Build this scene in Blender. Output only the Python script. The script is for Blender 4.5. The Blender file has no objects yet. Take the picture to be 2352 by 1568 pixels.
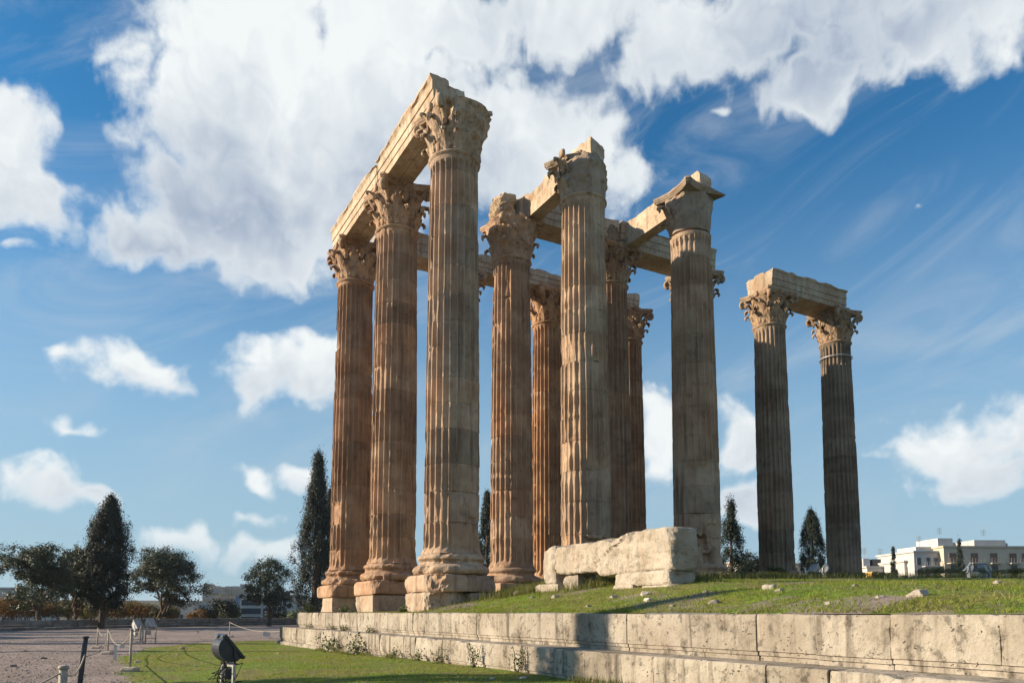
import bpy, math, random
import numpy as np
from mathutils import Vector, Matrix

R = math.radians
scene = bpy.context.scene
COL = scene.collection
rng = np.random.default_rng(7)
random.seed(7)

# ------------------------------------------------------------------ camera, sky, sun, exposure
TH = 0.0961                     # the camera looks up by 5.5 degrees; the rest of the view is lens shift
FPX, CYP = 1745.6, 1236.0       # focal length and principal row for a 2352 x 1568 frame
cam_data = bpy.data.cameras.new("camera")
cam_data.sensor_width = 36.0
cam_data.lens = 36.0 * FPX / 2352.0
cam_data.shift_y = (CYP - 784.0) / 2352.0
cam_data.clip_start = 0.1
cam_data.clip_end = 6000
cam = bpy.data.objects.new("camera", cam_data)
COL.objects.link(cam)
cam.location = (0, 0, 0)
cam.rotation_euler = (math.pi / 2 + TH, 0, 0)
scene.camera = cam

SUN_EL = R(19.5)
SUN_AZ = math.atan2(-1.0, 0.0)           # compass style: atan2(x, y)
SUN_DIR = Vector((math.sin(SUN_AZ) * math.cos(SUN_EL), math.cos(SUN_AZ) * math.cos(SUN_EL), math.sin(SUN_EL)))
sun_data = bpy.data.lights.new("sun", 'SUN')
sun_data.energy = 5.0
sun_data.angle = R(0.53)
sun_data.color = (1.0, 0.82, 0.60)
sun = bpy.data.objects.new("sun", sun_data)
COL.objects.link(sun)
sun.rotation_euler = SUN_DIR.to_track_quat('Z', 'Y').to_euler()

scene.view_settings.view_transform = 'Standard'
scene.view_settings.look = 'None'
scene.view_settings.gamma = 1.0
scene.view_settings.use_curve_mapping = False
scene.view_settings.exposure = 0.9
scene.render.engine = 'CYCLES'
scene.cycles.use_denoising = True
scene.cycles.max_bounces = 6
scene.cycles.diffuse_bounces = 3
scene.cycles.glossy_bounces = 2
scene.cycles.transparent_max_bounces = 6
scene.cycles.sample_clamp_indirect = 4.0


def ray(px, py):
    """world direction (Y = 1) through a point of the 2352 x 1568 photograph"""
    dx, dz = (px - 1176.0) / FPX, (CYP - py) / FPX
    y = math.cos(TH) - math.sin(TH) * dz
    z = math.sin(TH) + math.cos(TH) * dz
    return dx / y, z / y


def at(px, py, Y):
    a, b = ray(px, py)
    return Vector((a * Y, Y, b * Y))


class NT:
    """small helper to write node trees"""
    def __init__(self, tree):
        self.t = tree
        self.n = tree.nodes
        self.l = tree.links

    def new(self, kind, **kw):
        nd = self.n.new(kind)
        for k, v in kw.items():
            setattr(nd, k, v)
        return nd

    def put(self, sock, v):
        if v is None:
            return
        if isinstance(v, bpy.types.NodeSocket):
            self.l.new(v, sock)
        else:
            sock.default_value = v

    def math(self, op, a, b=None, c=None, clamp=False):
        nd = self.new('ShaderNodeMath', operation=op, use_clamp=clamp)
        for s, v in zip(nd.inputs, (a, b, c)):
            self.put(s, v)
        return nd.outputs[0]

    def vec(self, op, a, b=None, scale=None):
        nd = self.new('ShaderNodeVectorMath', operation=op)
        self.put(nd.inputs[0], a)
        if b is not None:
            self.put(nd.inputs[1], b)
        if scale is not None:
            self.put(nd.inputs['Scale'], scale)
        return nd.outputs['Value'] if op in ('LENGTH', 'DOT_PRODUCT', 'DISTANCE') else nd.outputs[0]

    def noise(self, vec, scale, detail=4.0, rough=0.55, lac=2.0, dist=0.0, color=False):
        nd = self.new('ShaderNodeTexNoise')
        self.put(nd.inputs['Vector'], vec)
        nd.inputs['Scale'].default_value = scale
        nd.inputs['Detail'].default_value = detail
        nd.inputs['Roughness'].default_value = rough
        nd.inputs['Lacunarity'].default_value = lac
        nd.inputs['Distortion'].default_value = dist
        return nd.outputs['Color'] if color else nd.outputs['Fac']

    def ramp(self, v, lo, hi, a=0.0, b=1.0, smooth=True):
        nd = self.new('ShaderNodeMapRange', interpolation_type='SMOOTHSTEP' if smooth else 'LINEAR')
        nd.clamp = True
        self.put(nd.inputs[0], v)
        for i, x in enumerate((lo, hi, a, b)):
            self.put(nd.inputs[i + 1], x)
        return nd.outputs[0]

    def mix(self, f, a, b, mode='MIX'):
        nd = self.new('ShaderNodeMix', data_type='RGBA', blend_type=mode)
        nd.clamp_factor = True
        self.put(nd.inputs[0], f)
        for s, v in ((nd.inputs[6], a), (nd.inputs[7], b)):
            if isinstance(v, (tuple, list)) and len(v) == 3:
                v = (*v, 1.0)
            self.put(s, v)
        return nd.outputs[2]

    def mapping(self, vec, loc=(0, 0, 0), rot=(0, 0, 0), scale=(1, 1, 1)):
        nd = self.new('ShaderNodeMapping')
        self.put(nd.inputs['Vector'], vec)
        nd.inputs['Location'].default_value = loc
        nd.inputs['Rotation'].default_value = rot
        nd.inputs['Scale'].default_value = scale
        return nd.outputs[0]


# ---- world: clear evening blue with cumulus; the clouds are ellipses of azimuth and elevation broken up by noise
def azel(px, py):
    a, b = ray(px, py)
    az = math.atan2(a, 1.0)
    return az, math.atan2(b, math.hypot(a, 1.0))


# cloud bodies: centre and radii (as seen from the temple site), weight
CLOUDS = [
    # the great cumulus behind the columns
    (640, 170, 380, 260), (860, 250, 330, 280), (520, 300, 240, 210), (930, 30, 330, 190), (700, 440, 370, 230),
    (320, 560, 215, 80), (580, 565, 330, 105), (430, 90, 140, 150), (1180, 330, 260, 200), (1330, 425, 220, 130), (620, 0, 300, 150), (480, 460, 200, 140),
    # left edge
    (30, 310, 140, 190), (110, 440, 115, 75), (10, 430, 240, 110),
    # the broad grey bank at the top right
    (1320, 30, 400, 140), (1700, 70, 460, 165), (2150, 50, 430, 180), (1500, 160, 190, 85), (1880, 190, 210, 95), (2050, -80, 700, 160),
    # low cumulus
    (310, 850, 165, 78), (390, 880, 110, 60), (640, 860, 150, 105), (730, 840, 120, 115), (180, 975, 120, 30),
    (125, 1105, 135, 85), (210, 1135, 75, 50), (420, 1245, 135, 48), (585, 1105, 75, 36), (590, 1185, 80, 28),
    (690, 1110, 50, 34), (1700, 1010, 95, 100), (1520, 1000, 85, 140), (1740, 1150, 95, 75), (2180, 1030, 215, 105), (2310, 1000, 180, 95), (2240, 1090, 250, 65),
    (2370, 660, 65, 65), (36, 575, 46, 28), (1645, 262, 48, 18), (600, 1260, 120, 50), (140, 795, 48, 40), (2110, 452, 28, 20),
]

world = bpy.data.worlds.new("World")
scene.world = world
world.use_nodes = True
W = NT(world.node_tree)
W.n.clear()


def noise2(N, vec, scale, detail, rough=0.55, dist=0.0, color=False):
    nd = N.new('ShaderNodeTexNoise', noise_dimensions='2D')
    N.put(nd.inputs['Vector'], vec)
    for k, v in (('Scale', scale), ('Detail', detail), ('Roughness', rough), ('Distortion', dist)):
        nd.inputs[k].default_value = v
    return nd.outputs['Color'] if color else nd.outputs['Fac']


def cloud_bodies(N, q, bodies):
    s = None
    for (cx, cy, rx, ry) in bodies:
        a0, e0 = azel(cx, cy)
        a1, _ = azel(cx + rx, cy)
        _, e1 = azel(cx, cy - ry)
        ra, re = abs(a1 - a0), abs(e1 - e0)
        nd = N.new('ShaderNodeVectorMath', operation='MULTIPLY_ADD')
        N.put(nd.inputs[0], q)
        nd.inputs[1].default_value = (1 / ra, 1 / re, 0.0)
        nd.inputs[2].default_value = (-a0 / ra, -e0 / re, 0.0)
        k = min(ra, re) ** 0.5 * 6.5            # bigger clouds are thicker
        d = N.math('MULTIPLY_ADD', N.vec('LENGTH', nd.outputs[0]), -k, k)
        s = d if s is None else N.math('SMOOTH_MAX', s, d, 0.25)
    return s


tc = W.new('ShaderNodeTexCoord')
sp = W.new('ShaderNodeSeparateXYZ')
W.put(sp.inputs[0], W.vec('NORMALIZE', tc.outputs['Generated']))
az = W.math('ARCTAN2', sp.outputs[0], sp.outputs[1])
el = W.math('ARCSINE', sp.outputs[2])
cb = W.new('ShaderNodeCombineXYZ')
W.put(cb.inputs[0], az)
W.put(cb.inputs[1], el)
P = cb.outputs[0]
sky = W.new('ShaderNodeTexSky', sky_type='NISHITA')
sky.sun_disc = False
sky.sun_elevation = SUN_EL
sky.sun_rotation = SUN_AZ
sky.altitude = 100
sky.air_density = 1.0
sky.dust_density = 0.6
sky.ozone_density = 2.5

warp = W.vec('SCALE', W.vec('SUBTRACT', noise2(W, P, 11.0, 2.0, color=True), (0.5, 0.5, 0.5)), scale=0.07)
Q = W.vec('ADD', P, warp)
body = cloud_bodies(W, Q, CLOUDS)
# the same kind of cloud goes on beyond the frame
outside = W.math('MAXIMUM', W.ramp(W.math('ABSOLUTE', az), 0.66, 0.9), W.ramp(el, 0.78, 0.95))
gen = W.math('ADD', W.math('MULTIPLY_ADD', noise2(W, P, 2.6, 2.0), 5.0, -2.7), W.math('MULTIPLY_ADD', outside, 2.0, -2.0))
body = W.math('MAXIMUM', body, gen)
vo = W.new('ShaderNodeTexVoronoi', feature='F1', voronoi_dimensions='2D')
W.put(vo.inputs['Vector'], Q)
vo.inputs['Scale'].default_value = 19.0
vo.inputs['Detail'].default_value = 2.0
vo.inputs['Roughness'].default_value = 0.5
puff = vo.outputs['Distance']
billow = W.math('ADD', W.math('MULTIPLY_ADD', noise2(W, P, 13.0, 8.0, 0.62), 1.5, -0.72), W.math('MULTIPLY_ADD', puff, -0.55, 0.26))
D1 = W.math('ADD', body, billow)
alpha = W.ramp(D1, -0.05, 0.72)
# shaded undersides: each cloud mass darkens from its middle downwards
SHADED = [(690, 300, 540, 340, 1.05), (470, 530, 440, 140, 1.0), (1230, 360, 330, 190, 0.6), (70, 370, 260, 230, 0.7), (1750, -120, 1000, 430, 1.0), (310, 855, 190, 95, 0.8), (680, 850, 190, 125, 0.8),
          (140, 1115, 170, 110, 0.8), (2230, 1030, 290, 130, 0.9), (420, 1250, 150, 60, 0.7), (1620, 1040, 210, 170, 0.7), (590, 1150, 110, 70, 0.7)]
under = None
lump = W.math('ADD', W.math('MULTIPLY_ADD', noise2(W, P, 6.0, 5.0, 0.5), 1.3, -0.65), W.math('MULTIPLY_ADD', puff, 0.35, -0.16))
for (cx, cy, rx, ry, wt) in SHADED:
    a0, e0 = azel(cx, cy)
    ra, re = abs(azel(cx + rx, cy)[0] - a0), abs(azel(cx, cy - ry)[1] - e0)
    nd = W.new('ShaderNodeVectorMath', operation='MULTIPLY_ADD')
    W.put(nd.inputs[0], Q)
    nd.inputs[1].default_value = (1 / ra, 1 / re, 0.0)
    nd.inputs[2].default_value = (-a0 / ra, -e0 / re, 0.0)
    low = W.math('MULTIPLY_ADD', W.vec('DOT_PRODUCT', nd.outputs[0], (0.35, -1.0, 0.0)), 0.70, 0.28)
    ins = W.ramp(W.vec('LENGTH', nd.outputs[0]), 1.40, 0.80)
    val = W.math('MULTIPLY', W.math('MULTIPLY', W.math('ADD', low, lump, clamp=True), ins), wt)
    under = val if under is None else W.math('MAXIMUM', under, val)
loose = W.math('MULTIPLY', outside, W.ramp(lump, -0.3, 0.5))
under = W.math('MAXIMUM', under, loose)
fine = W.math('MULTIPLY_ADD', noise2(W, Q, 22.0, 5.0, 0.6), 0.55, -0.275)
shade = W.math('MULTIPLY', W.math('MULTIPLY', W.math('ADD', under, fine), W.ramp(D1, 0.05, 0.95), clamp=True), W.ramp(noise2(W, P, 3.5, 4.0), 0.30, 0.65, 0.62, 0.98))
lit_c = (8.9, 9.3, 9.4)
grey_c = (3.7, 4.5, 5.8)
cloud_c = W.mix(shade, lit_c, grey_c)
sky_c = W.mix(1.0, sky.outputs[0], (0.40, 1.20, 1.55), 'MULTIPLY')
# thin high cirrus and the pale air towards the horizon
rot = W.new('ShaderNodeVectorRotate', rotation_type='Z_AXIS')
W.put(rot.inputs['Vector'], P)
rot.inputs['Angle'].default_value = R(-20)
cir = noise2(W, W.vec('MULTIPLY', rot.outputs[0], (2.2, 7.0, 1.0)), 1.5, 6.0, 0.60, 0.9)
cir_a = W.math('MULTIPLY', W.ramp(cir, 0.40, 0.85), 0.40)
sky_c = W.mix(cir_a, sky_c, (6.6, 7.0, 7.4))
air = W.ramp(el, 0.58, 0.02, 0.0, 0.90)
sky_c = W.mix(air, sky_c, (4.0, 5.5, 6.6))
veil = W.math('MULTIPLY', alpha, W.ramp(el, 0.0, 0.16, 0.45, 1.0))
final = W.mix(veil, sky_c, cloud_c)
bg = W.new('ShaderNodeBackground')
W.put(bg.inputs['Color'], final)
bg.inputs['Strength'].default_value = 0.054
wo = W.new('ShaderNodeOutputWorld')
W.put(wo.inputs['Surface'], bg.outputs[0])
world.cycles.sampling_method = 'MANUAL'
world.cycles.sample_map_resolution = 256


# ------------------------------------------------------------------ numeric noise and mesh helpers
def _h(ix, iy, iz, seed):
    n = (ix.astype(np.int64) * 374761393 + iy.astype(np.int64) * 668265263 + iz.astype(np.int64) * 2147483647 + seed * 1274126177) & 0xFFFFFFFF
    n = ((n ^ (n >> 13)) * 1274126177) & 0xFFFFFFFF
    n = ((n ^ (n >> 16)) * 2246822519) & 0xFFFFFFFF
    return ((n ^ (n >> 15)) & 0xFFFF) / 32767.5 - 1.0


def vnoise(p, seed=0):
    """smooth value noise, -1..1, p is (n, 3)"""
    i = np.floor(p)
    f = p - i
    f = f * f * f * (f * (f * 6 - 15) + 10)
    x, y, z = i[:, 0], i[:, 1], i[:, 2]
    fx, fy, fz = f[:, 0], f[:, 1], f[:, 2]
    out = 0
    for a in (0, 1):
        for b in (0, 1):
            for c in (0, 1):
                wgt = (fx if a else 1 - fx) * (fy if b else 1 - fy) * (fz if c else 1 - fz)
                out = out + wgt * _h(x + a, y + b, z + c, seed)
    return out


def fbm(p, octaves=3, seed=0, gain=0.5):
    out, a, tot = 0, 1.0, 0
    for k in range(octaves):
        out = out + a * vnoise(p * 2 ** k, seed + 17 * k)
        tot += a
        a *= gain
    return out / tot


def smooth(x, a, b):
    t = np.clip((x - a) / (b - a), 0, 1)
    return t * t * (3 - 2 * t)


def mesh(name, V, faces, smooth_shade=False):
    """faces: list of index arrays, each (n, k)"""
    V = np.asarray(V, dtype=np.float32)
    faces = [np.asarray(f, dtype=np.int32) for f in (faces if isinstance(faces, list) else [faces]) if len(f)]
    me = bpy.data.meshes.new(name)
    me.vertices.add(len(V))
    me.vertices.foreach_set("co", V.ravel())
    loops = np.concatenate([f.ravel() for f in faces])
    tot = np.concatenate([np.full(len(f), f.shape[1], dtype=np.int32) for f in faces])
    start = np.concatenate(([0], np.cumsum(tot)[:-1])).astype(np.int32)
    me.loops.add(len(loops))
    me.loops.foreach_set("vertex_index", loops)
    me.polygons.add(len(tot))
    me.polygons.foreach_set("loop_start", start)
    me.polygons.foreach_set("use_smooth", np.full(len(tot), smooth_shade, dtype=bool))
    me.update(calc_edges=True)
    me.validate()
    return me


def obj(name, me, mat=None, parent=None, loc=None, rotz=None, tint=None):
    o = bpy.data.objects.new(name, me)
    COL.objects.link(o)
    if mat is not None and me is not None and not me.materials:
        me.materials.append(mat)
    if parent is not None:
        o.parent = parent
    if loc is not None:
        o.location = loc
    if rotz is not None:
        o.rotation_euler = (0, 0, rotz)
    if tint is not None:
        o.color = (*tint, 1.0)
    return o


def tag(o, label, cat, group=None):
    o["label"] = label
    o["category"] = cat
    o["kind"] = "thing"
    if group:
        o["group"] = group
    return o


def thing(name, label, cat, loc=(0, 0, 0), rotz=0.0, group=None):
    o = obj(name, None, loc=loc, rotz=rotz)
    o.empty_display_size = 0.2
    return tag(o, label, cat, group)


def grid_faces(nu, nv, wrap_u=False, base=0):
    """faces of a grid whose vertex index is v * nu + u"""
    iu = np.arange(nu if wrap_u else nu - 1)
    iv = np.arange(nv - 1)
    U, Vv = np.meshgrid(iu, iv)
    U, Vv = U.ravel(), Vv.ravel()
    U2 = (U + 1) % nu
    return np.stack([Vv * nu + U, Vv * nu + U2, (Vv + 1) * nu + U2, (Vv + 1) * nu + U], 1) + base


def lathe(prof, n=48, caps=True):
    """prof: list of (r, z) from bottom to top"""
    prof = np.array(prof, float)
    th = np.linspace(0, 2 * np.pi, n, endpoint=False)
    V = np.stack([np.outer(prof[:, 0], np.cos(th)), np.outer(prof[:, 0], np.sin(th)), np.outer(prof[:, 1], np.ones(n))], -1).reshape(-1, 3)
    F = [grid_faces(n, len(prof), True)]
    if caps:
        F.append(np.arange(n)[::-1][None, :])
        F.append((np.arange(n) + (len(prof) - 1) * n)[None, :])
    return V, F


def box_lattice(nx, ny, nz):
    """surface lattice of the unit cube -0.5..0.5 with shared edges"""
    idx, V, F = {}, [], []

    def vid(i, j, k):
        key = (i, j, k)
        if key not in idx:
            idx[key] = len(V)
            V.append((i / nx - 0.5, j / ny - 0.5, k / nz - 0.5))
        return idx[key]
    for i in range(nx):
        for j in range(ny):
            F.append((vid(i, j, 0), vid(i, j + 1, 0), vid(i + 1, j + 1, 0), vid(i + 1, j, 0)))
            F.append((vid(i, j, nz), vid(i + 1, j, nz), vid(i + 1, j + 1, nz), vid(i, j + 1, nz)))
    for i in range(nx):
        for k in range(nz):
            F.append((vid(i, 0, k), vid(i + 1, 0, k), vid(i + 1, 0, k + 1), vid(i, 0, k + 1)))
            F.append((vid(i, ny, k), vid(i, ny, k + 1), vid(i + 1, ny, k + 1), vid(i + 1, ny, k)))
    for j in range(ny):
        for k in range(nz):
            F.append((vid(0, j, k), vid(0, j, k + 1), vid(0, j + 1, k + 1), vid(0, j + 1, k)))
            F.append((vid(nx, j, k), vid(nx, j + 1, k), vid(nx, j + 1, k + 1), vid(nx, j, k + 1)))
    return np.array(V), np.array(F)


def cut(V, n, d, seed=0, rough=0.03, freq=3.0):
    """break everything beyond the plane n.x = d off, leaving a rough face"""
    n = np.array(n, float)
    n /= np.linalg.norm(n)
    over = V @ n - d - rough * fbm(V * freq + 5.1, 3, seed)
    return V - np.clip(over, 0, None)[:, None] * n


def rock_box(size, res=0.12, amp=0.02, seed=0, rnd=0.04, cuts=(), freq=1.6, cap=26, facets=0):
    """a stone block with worn edges; cuts: (normal, distance, rough)"""
    size = np.array(size, float)
    n = [int(np.clip(round(s / res), 2, cap)) for s in size]
    V, F = box_lattice(*n)
    V = V * size
    h = size / 2
    inner = np.clip(V, -(h - rnd), h - rnd)
    d = V - inner
    L = np.linalg.norm(d, axis=1, keepdims=True)
    V = np.where(L > 1e-6, inner + d / np.maximum(L, 1e-6) * np.minimum(L, rnd), V)
    for k, c in enumerate(cuts):
        V = cut(V, c[0], c[1], seed + 31 * k, c[2] if len(c) > 2 else 0.03)
    fr = np.random.default_rng(seed + 900)
    for k in range(facets):                      # small fracture faces round the edges
        nn = fr.normal(size=3)
        nn /= np.linalg.norm(nn)
        V = cut(V, nn, float((V @ nn).max() - fr.uniform(0.02, 0.085) * min(size)), seed + 7 * k, 0.012, 5.0)
    nrm = V - np.clip(V, -h * 0.8, h * 0.8)
    nl = np.linalg.norm(nrm, axis=1, keepdims=True)
    nrm = np.where(nl > 1e-6, nrm / np.maximum(nl, 1e-6), V / np.linalg.norm(V, axis=1, keepdims=True))
    sp_ = V + seed * 7.3
    V = V + nrm * (amp * fbm(sp_ * freq, 3, seed) + amp * 0.45 * fbm(sp_ * freq * 5, 2, seed + 3))[:, None]
    return V, [F]


def tube(pts, rad, n=8, cap=True):
    pts = np.array(pts, float)
    rad = np.broadcast_to(np.asarray(rad, float), (len(pts),))
    T = np.gradient(pts, axis=0)
    T /= np.linalg.norm(T, axis=1, keepdims=True) + 1e-9
    ref = np.array([0.0, 0.0, 1.0]) if abs(T[0, 2]) < 0.8 else np.array([1.0, 0, 0])
    V = []
    for p, t, r in zip(pts, T, rad):
        a = np.cross(t, ref)
        if np.linalg.norm(a) < 1e-4:
            a = np.cross(t, (0.3, 0.9, 0.1))
        a /= np.linalg.norm(a)
        b = np.cross(t, a)
        th = np.linspace(0, 2 * np.pi, n, endpoint=False)
        V.append(p + r * (np.cos(th)[:, None] * a + np.sin(th)[:, None] * b))
    V = np.concatenate(V)
    F = [grid_faces(n, len(pts), True)]
    if cap:
        F.append(np.arange(n)[None, ::-1])
        F.append((np.arange(n) + (len(pts) - 1) * n)[None, :])
    return V, F


class Bag:
    """collects pieces of ONE part into one mesh"""
    def __init__(self):
        self.V, self.F, self.n = [], [], 0

    def add(self, V, F, M=None):
        V = np.asarray(V, float)
        if M is not None:
            M = np.array(M)
            V = V @ M[:3, :3].T + M[:3, 3]
        for f in (F if isinstance(F, list) else [F]):
            self.F.append(np.asarray(f) + self.n)
        self.V.append(V)
        self.n += len(V)
        return self

    def box(self, c, s, rz=0.0):
        V, F = box_lattice(1, 1, 1)
        return self.add(V * np.array(s), [F], Matrix.Translation(c) @ Matrix.Rotation(rz, 4, 'Z'))

    def bar(self, a, b, r, n=6):
        V, F = tube([a, b], r, n)
        return self.add(V, F)

    def mesh(self, name, sm=False):
        return mesh(name, np.concatenate(self.V), self.F, sm)


# ------------------------------------------------------------------ materials
def material(name):
    m = bpy.data.materials.new(name)
    m.use_nodes = True
    N = NT(m.node_tree)
    N.n.clear()
    out = N.new('ShaderNodeOutputMaterial')
    b = N.new('ShaderNodeBsdfPrincipled')
    N.l.new(b.outputs[0], out.inputs['Surface'])
    b.inputs['Specular IOR Level'].default_value = 0.25
    b.inputs['Roughness'].default_value = 0.85
    return m, N, b


def stone_material(name, light, mid, stain, stain_amt=0.5, streak=0.5, rust=0.0, bump=0.5, pits=0.0, lichen=0.0, tinted=True, scale=1.0):
    m, N, b = material(name)
    geo = N.new('ShaderNodeNewGeometry')
    pos = geo.outputs['Position']
    info = N.new('ShaderNodeObjectInfo')
    big = N.noise(pos, 0.9 * scale, 5.0, 0.6)
    c = N.mix(N.ramp(big, 0.35, 0.68), mid, light)
    if rust:
        r1 = N.noise(N.vec('MULTIPLY', pos, (1.0, 1.0, 0.35)), 1.3 * scale, 4.0, 0.6)
        c = N.mix(N.math('MULTIPLY', N.ramp(r1, 0.45, 0.75), rust), c, (0.36, 0.15, 0.045))
    st = N.noise(N.vec('MULTIPLY', pos, (4.2, 4.2, 0.32)), 1.0 * scale, 4.0, 0.6)
    c = N.mix(N.math('MULTIPLY', N.ramp(st, 0.50, 0.74), streak), c, stain)
    bl = N.noise(pos, 2.3 * scale, 6.0, 0.65)
    c = N.mix(N.math('MULTIPLY', N.ramp(bl, 0.52, 0.74), stain_amt), c, stain)
    if lichen:
        lk = N.noise(pos, 5.5 * scale, 5.0, 0.7)
        c = N.mix(N.math('MULTIPLY', N.ramp(lk, 0.54, 0.66), lichen), c, (0.035, 0.033, 0.028))
    grain = N.noise(pos, 34.0, 3.0, 0.6)
    c = N.mix(N.ramp(grain, 0.3, 0.7, 0.0, 0.28), c, (0.62, 0.56, 0.47), 'MULTIPLY')
    if tinted:
        c = N.mix(1.0, c, info.outputs['Color'], 'MULTIPLY')
    h = N.math('MULTIPLY_ADD', N.noise(pos, 11.0 * scale, 6.0, 0.68), 1.0, N.math('MULTIPLY', grain, 0.25))
    if pits:
        vo_ = N.new('ShaderNodeTexVoronoi', feature='F1')
        N.put(vo_.inputs['Vector'], N.vec('ADD', N.vec('MULTIPLY', pos, (1, 1, 1.6)), N.vec('SCALE', N.noise(pos, 6.0, 3.0, color=True), scale=0.25)))
        vo_.inputs['Scale'].default_value = 9.0
        vo_.inputs['Randomness'].default_value = 1.0
        sel = N.ramp(N.noise(pos, 3.1, 2.0), 0.45, 0.6)
        pit = N.math('MULTIPLY', N.ramp(vo_.outputs['Distance'], 0.26, 0.12), sel)
        c = N.mix(N.math('MULTIPLY', pit, pits), c, stain)
        h = N.math('SUBTRACT', h, N.math('MULTIPLY', pit, 0.9))
    N.put(b.inputs['Base Color'], c)
    bp = N.new('ShaderNodeBump')
    bp.inputs['Strength'].default_value = bump
    bp.inputs['Distance'].default_value = 0.035
    N.put(bp.inputs['Height'], h)
    N.put(b.inputs['Normal'], bp.outputs[0])
    return m


def plain(name, col, rough=0.7, metal=0.0, var=0.25, scale=6.0, bump=0.0, tinted=False):
    m, N, b = material(name)
    geo = N.new('ShaderNodeNewGeometry')
    n = N.noise(geo.outputs['Position'], scale, 5.0, 0.6)
    c = N.mix(N.ramp(n, 0.3, 0.7), tuple(x * (1 - var) for x in col), tuple(min(1.0, x * (1 + var)) for x in col))
    if tinted:
        info = N.new('ShaderNodeObjectInfo')
        c = N.mix(1.0, c, info.outputs['Color'], 'MULTIPLY')
    N.put(b.inputs['Base Color'], c)
    b.inputs['Roughness'].default_value = rough
    b.inputs['Metallic'].default_value = metal
    if bump:
        bp = N.new('ShaderNodeBump')
        bp.inputs['Strength'].default_value = bump
        bp.inputs['Distance'].default_value = 0.02
        N.put(bp.inputs['Height'], N.noise(geo.outputs['Position'], scale * 6, 4.0))
        N.put(b.inputs['Normal'], bp.outputs[0])
    return m


def leaf_material(name, dark, light, rough=0.55, trans=0.15):
    m, N, b = material(name)
    geo = N.new('ShaderNodeNewGeometry')
    f = N.math('ADD', N.math('MULTIPLY', geo.outputs['Random Per Island'], 0.5), N.math('MULTIPLY_ADD', N.noise(geo.outputs['Position'], 1.3, 3.0), 1.5, -0.40))
    N.put(b.inputs['Base Color'], N.mix(N.ramp(f, 0.15, 1.1, smooth=False), dark, light))
    b.inputs['Roughness'].default_value = rough
    if trans:
        out = [n for n in N.n if n.type == 'OUTPUT_MATERIAL'][0]
        tr = N.new('ShaderNodeBsdfTranslucent')
        N.put(tr.inputs['Color'], (light[0] * 1.2, light[1] * 1.3, light[2] * 0.7, 1))
        mx = N.new('ShaderNodeMixShader')
        mx.inputs[0].default_value = trans
        N.l.new(b.outputs[0], mx.inputs[1])
        N.l.new(tr.outputs[0], mx.inputs[2])
        N.l.new(mx.outputs[0], out.inputs['Surface'])
    return m


M = {}
M['marble'] = stone_material("weathered_marble", (0.49, 0.39, 0.30), (0.33, 0.242, 0.18), (0.115, 0.08, 0.058), 0.55, 0.65, rust=0.3, bump=0.6)
M['grey_marble'] = stone_material("grey_marble", (0.38, 0.325, 0.27), (0.27, 0.22, 0.175), (0.085, 0.068, 0.055), 0.5, 0.6, rust=0.2, bump=0.6)
M['pale_marble'] = stone_material("pale_marble", (0.48, 0.405, 0.32), (0.36, 0.28, 0.205), (0.11, 0.073, 0.05), 0.6, 0.5, rust=0.3, bump=0.6, lichen=0.4)
M['soffit_marble'] = stone_material("carved_marble", (0.50, 0.41, 0.315), (0.36, 0.27, 0.195), (0.06, 0.043, 0.033), 0.6, 0.5, rust=0.3, bump=0.35, lichen=0.55)
M['rubble'] = stone_material("dark_rubble", (0.30, 0.24, 0.18), (0.13, 0.11, 0.09), (0.04, 0.036, 0.03), 0.7, 0.2, bump=0.9, lichen=0.6)
M['travertine'] = stone_material("pitted_limestone", (0.40, 0.37, 0.325), (0.275, 0.245, 0.205), (0.08, 0.067, 0.053), 1.0, 0.9, rust=0.06, bump=0.7, pits=0.9, lichen=0.6)
M['fallen'] = stone_material("pale_fallen_marble", (0.47, 0.42, 0.355), (0.35, 0.30, 0.24), (0.13, 0.095, 0.06), 0.6, 0.25, rust=0.12, bump=1.0, lichen=0.3, scale=1.7)
M['field_stone'] = stone_material("field_stone", (0.40, 0.365, 0.32), (0.26, 0.225, 0.19), (0.14, 0.12, 0.10), 0.5, 0.1, bump=0.7)


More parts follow.
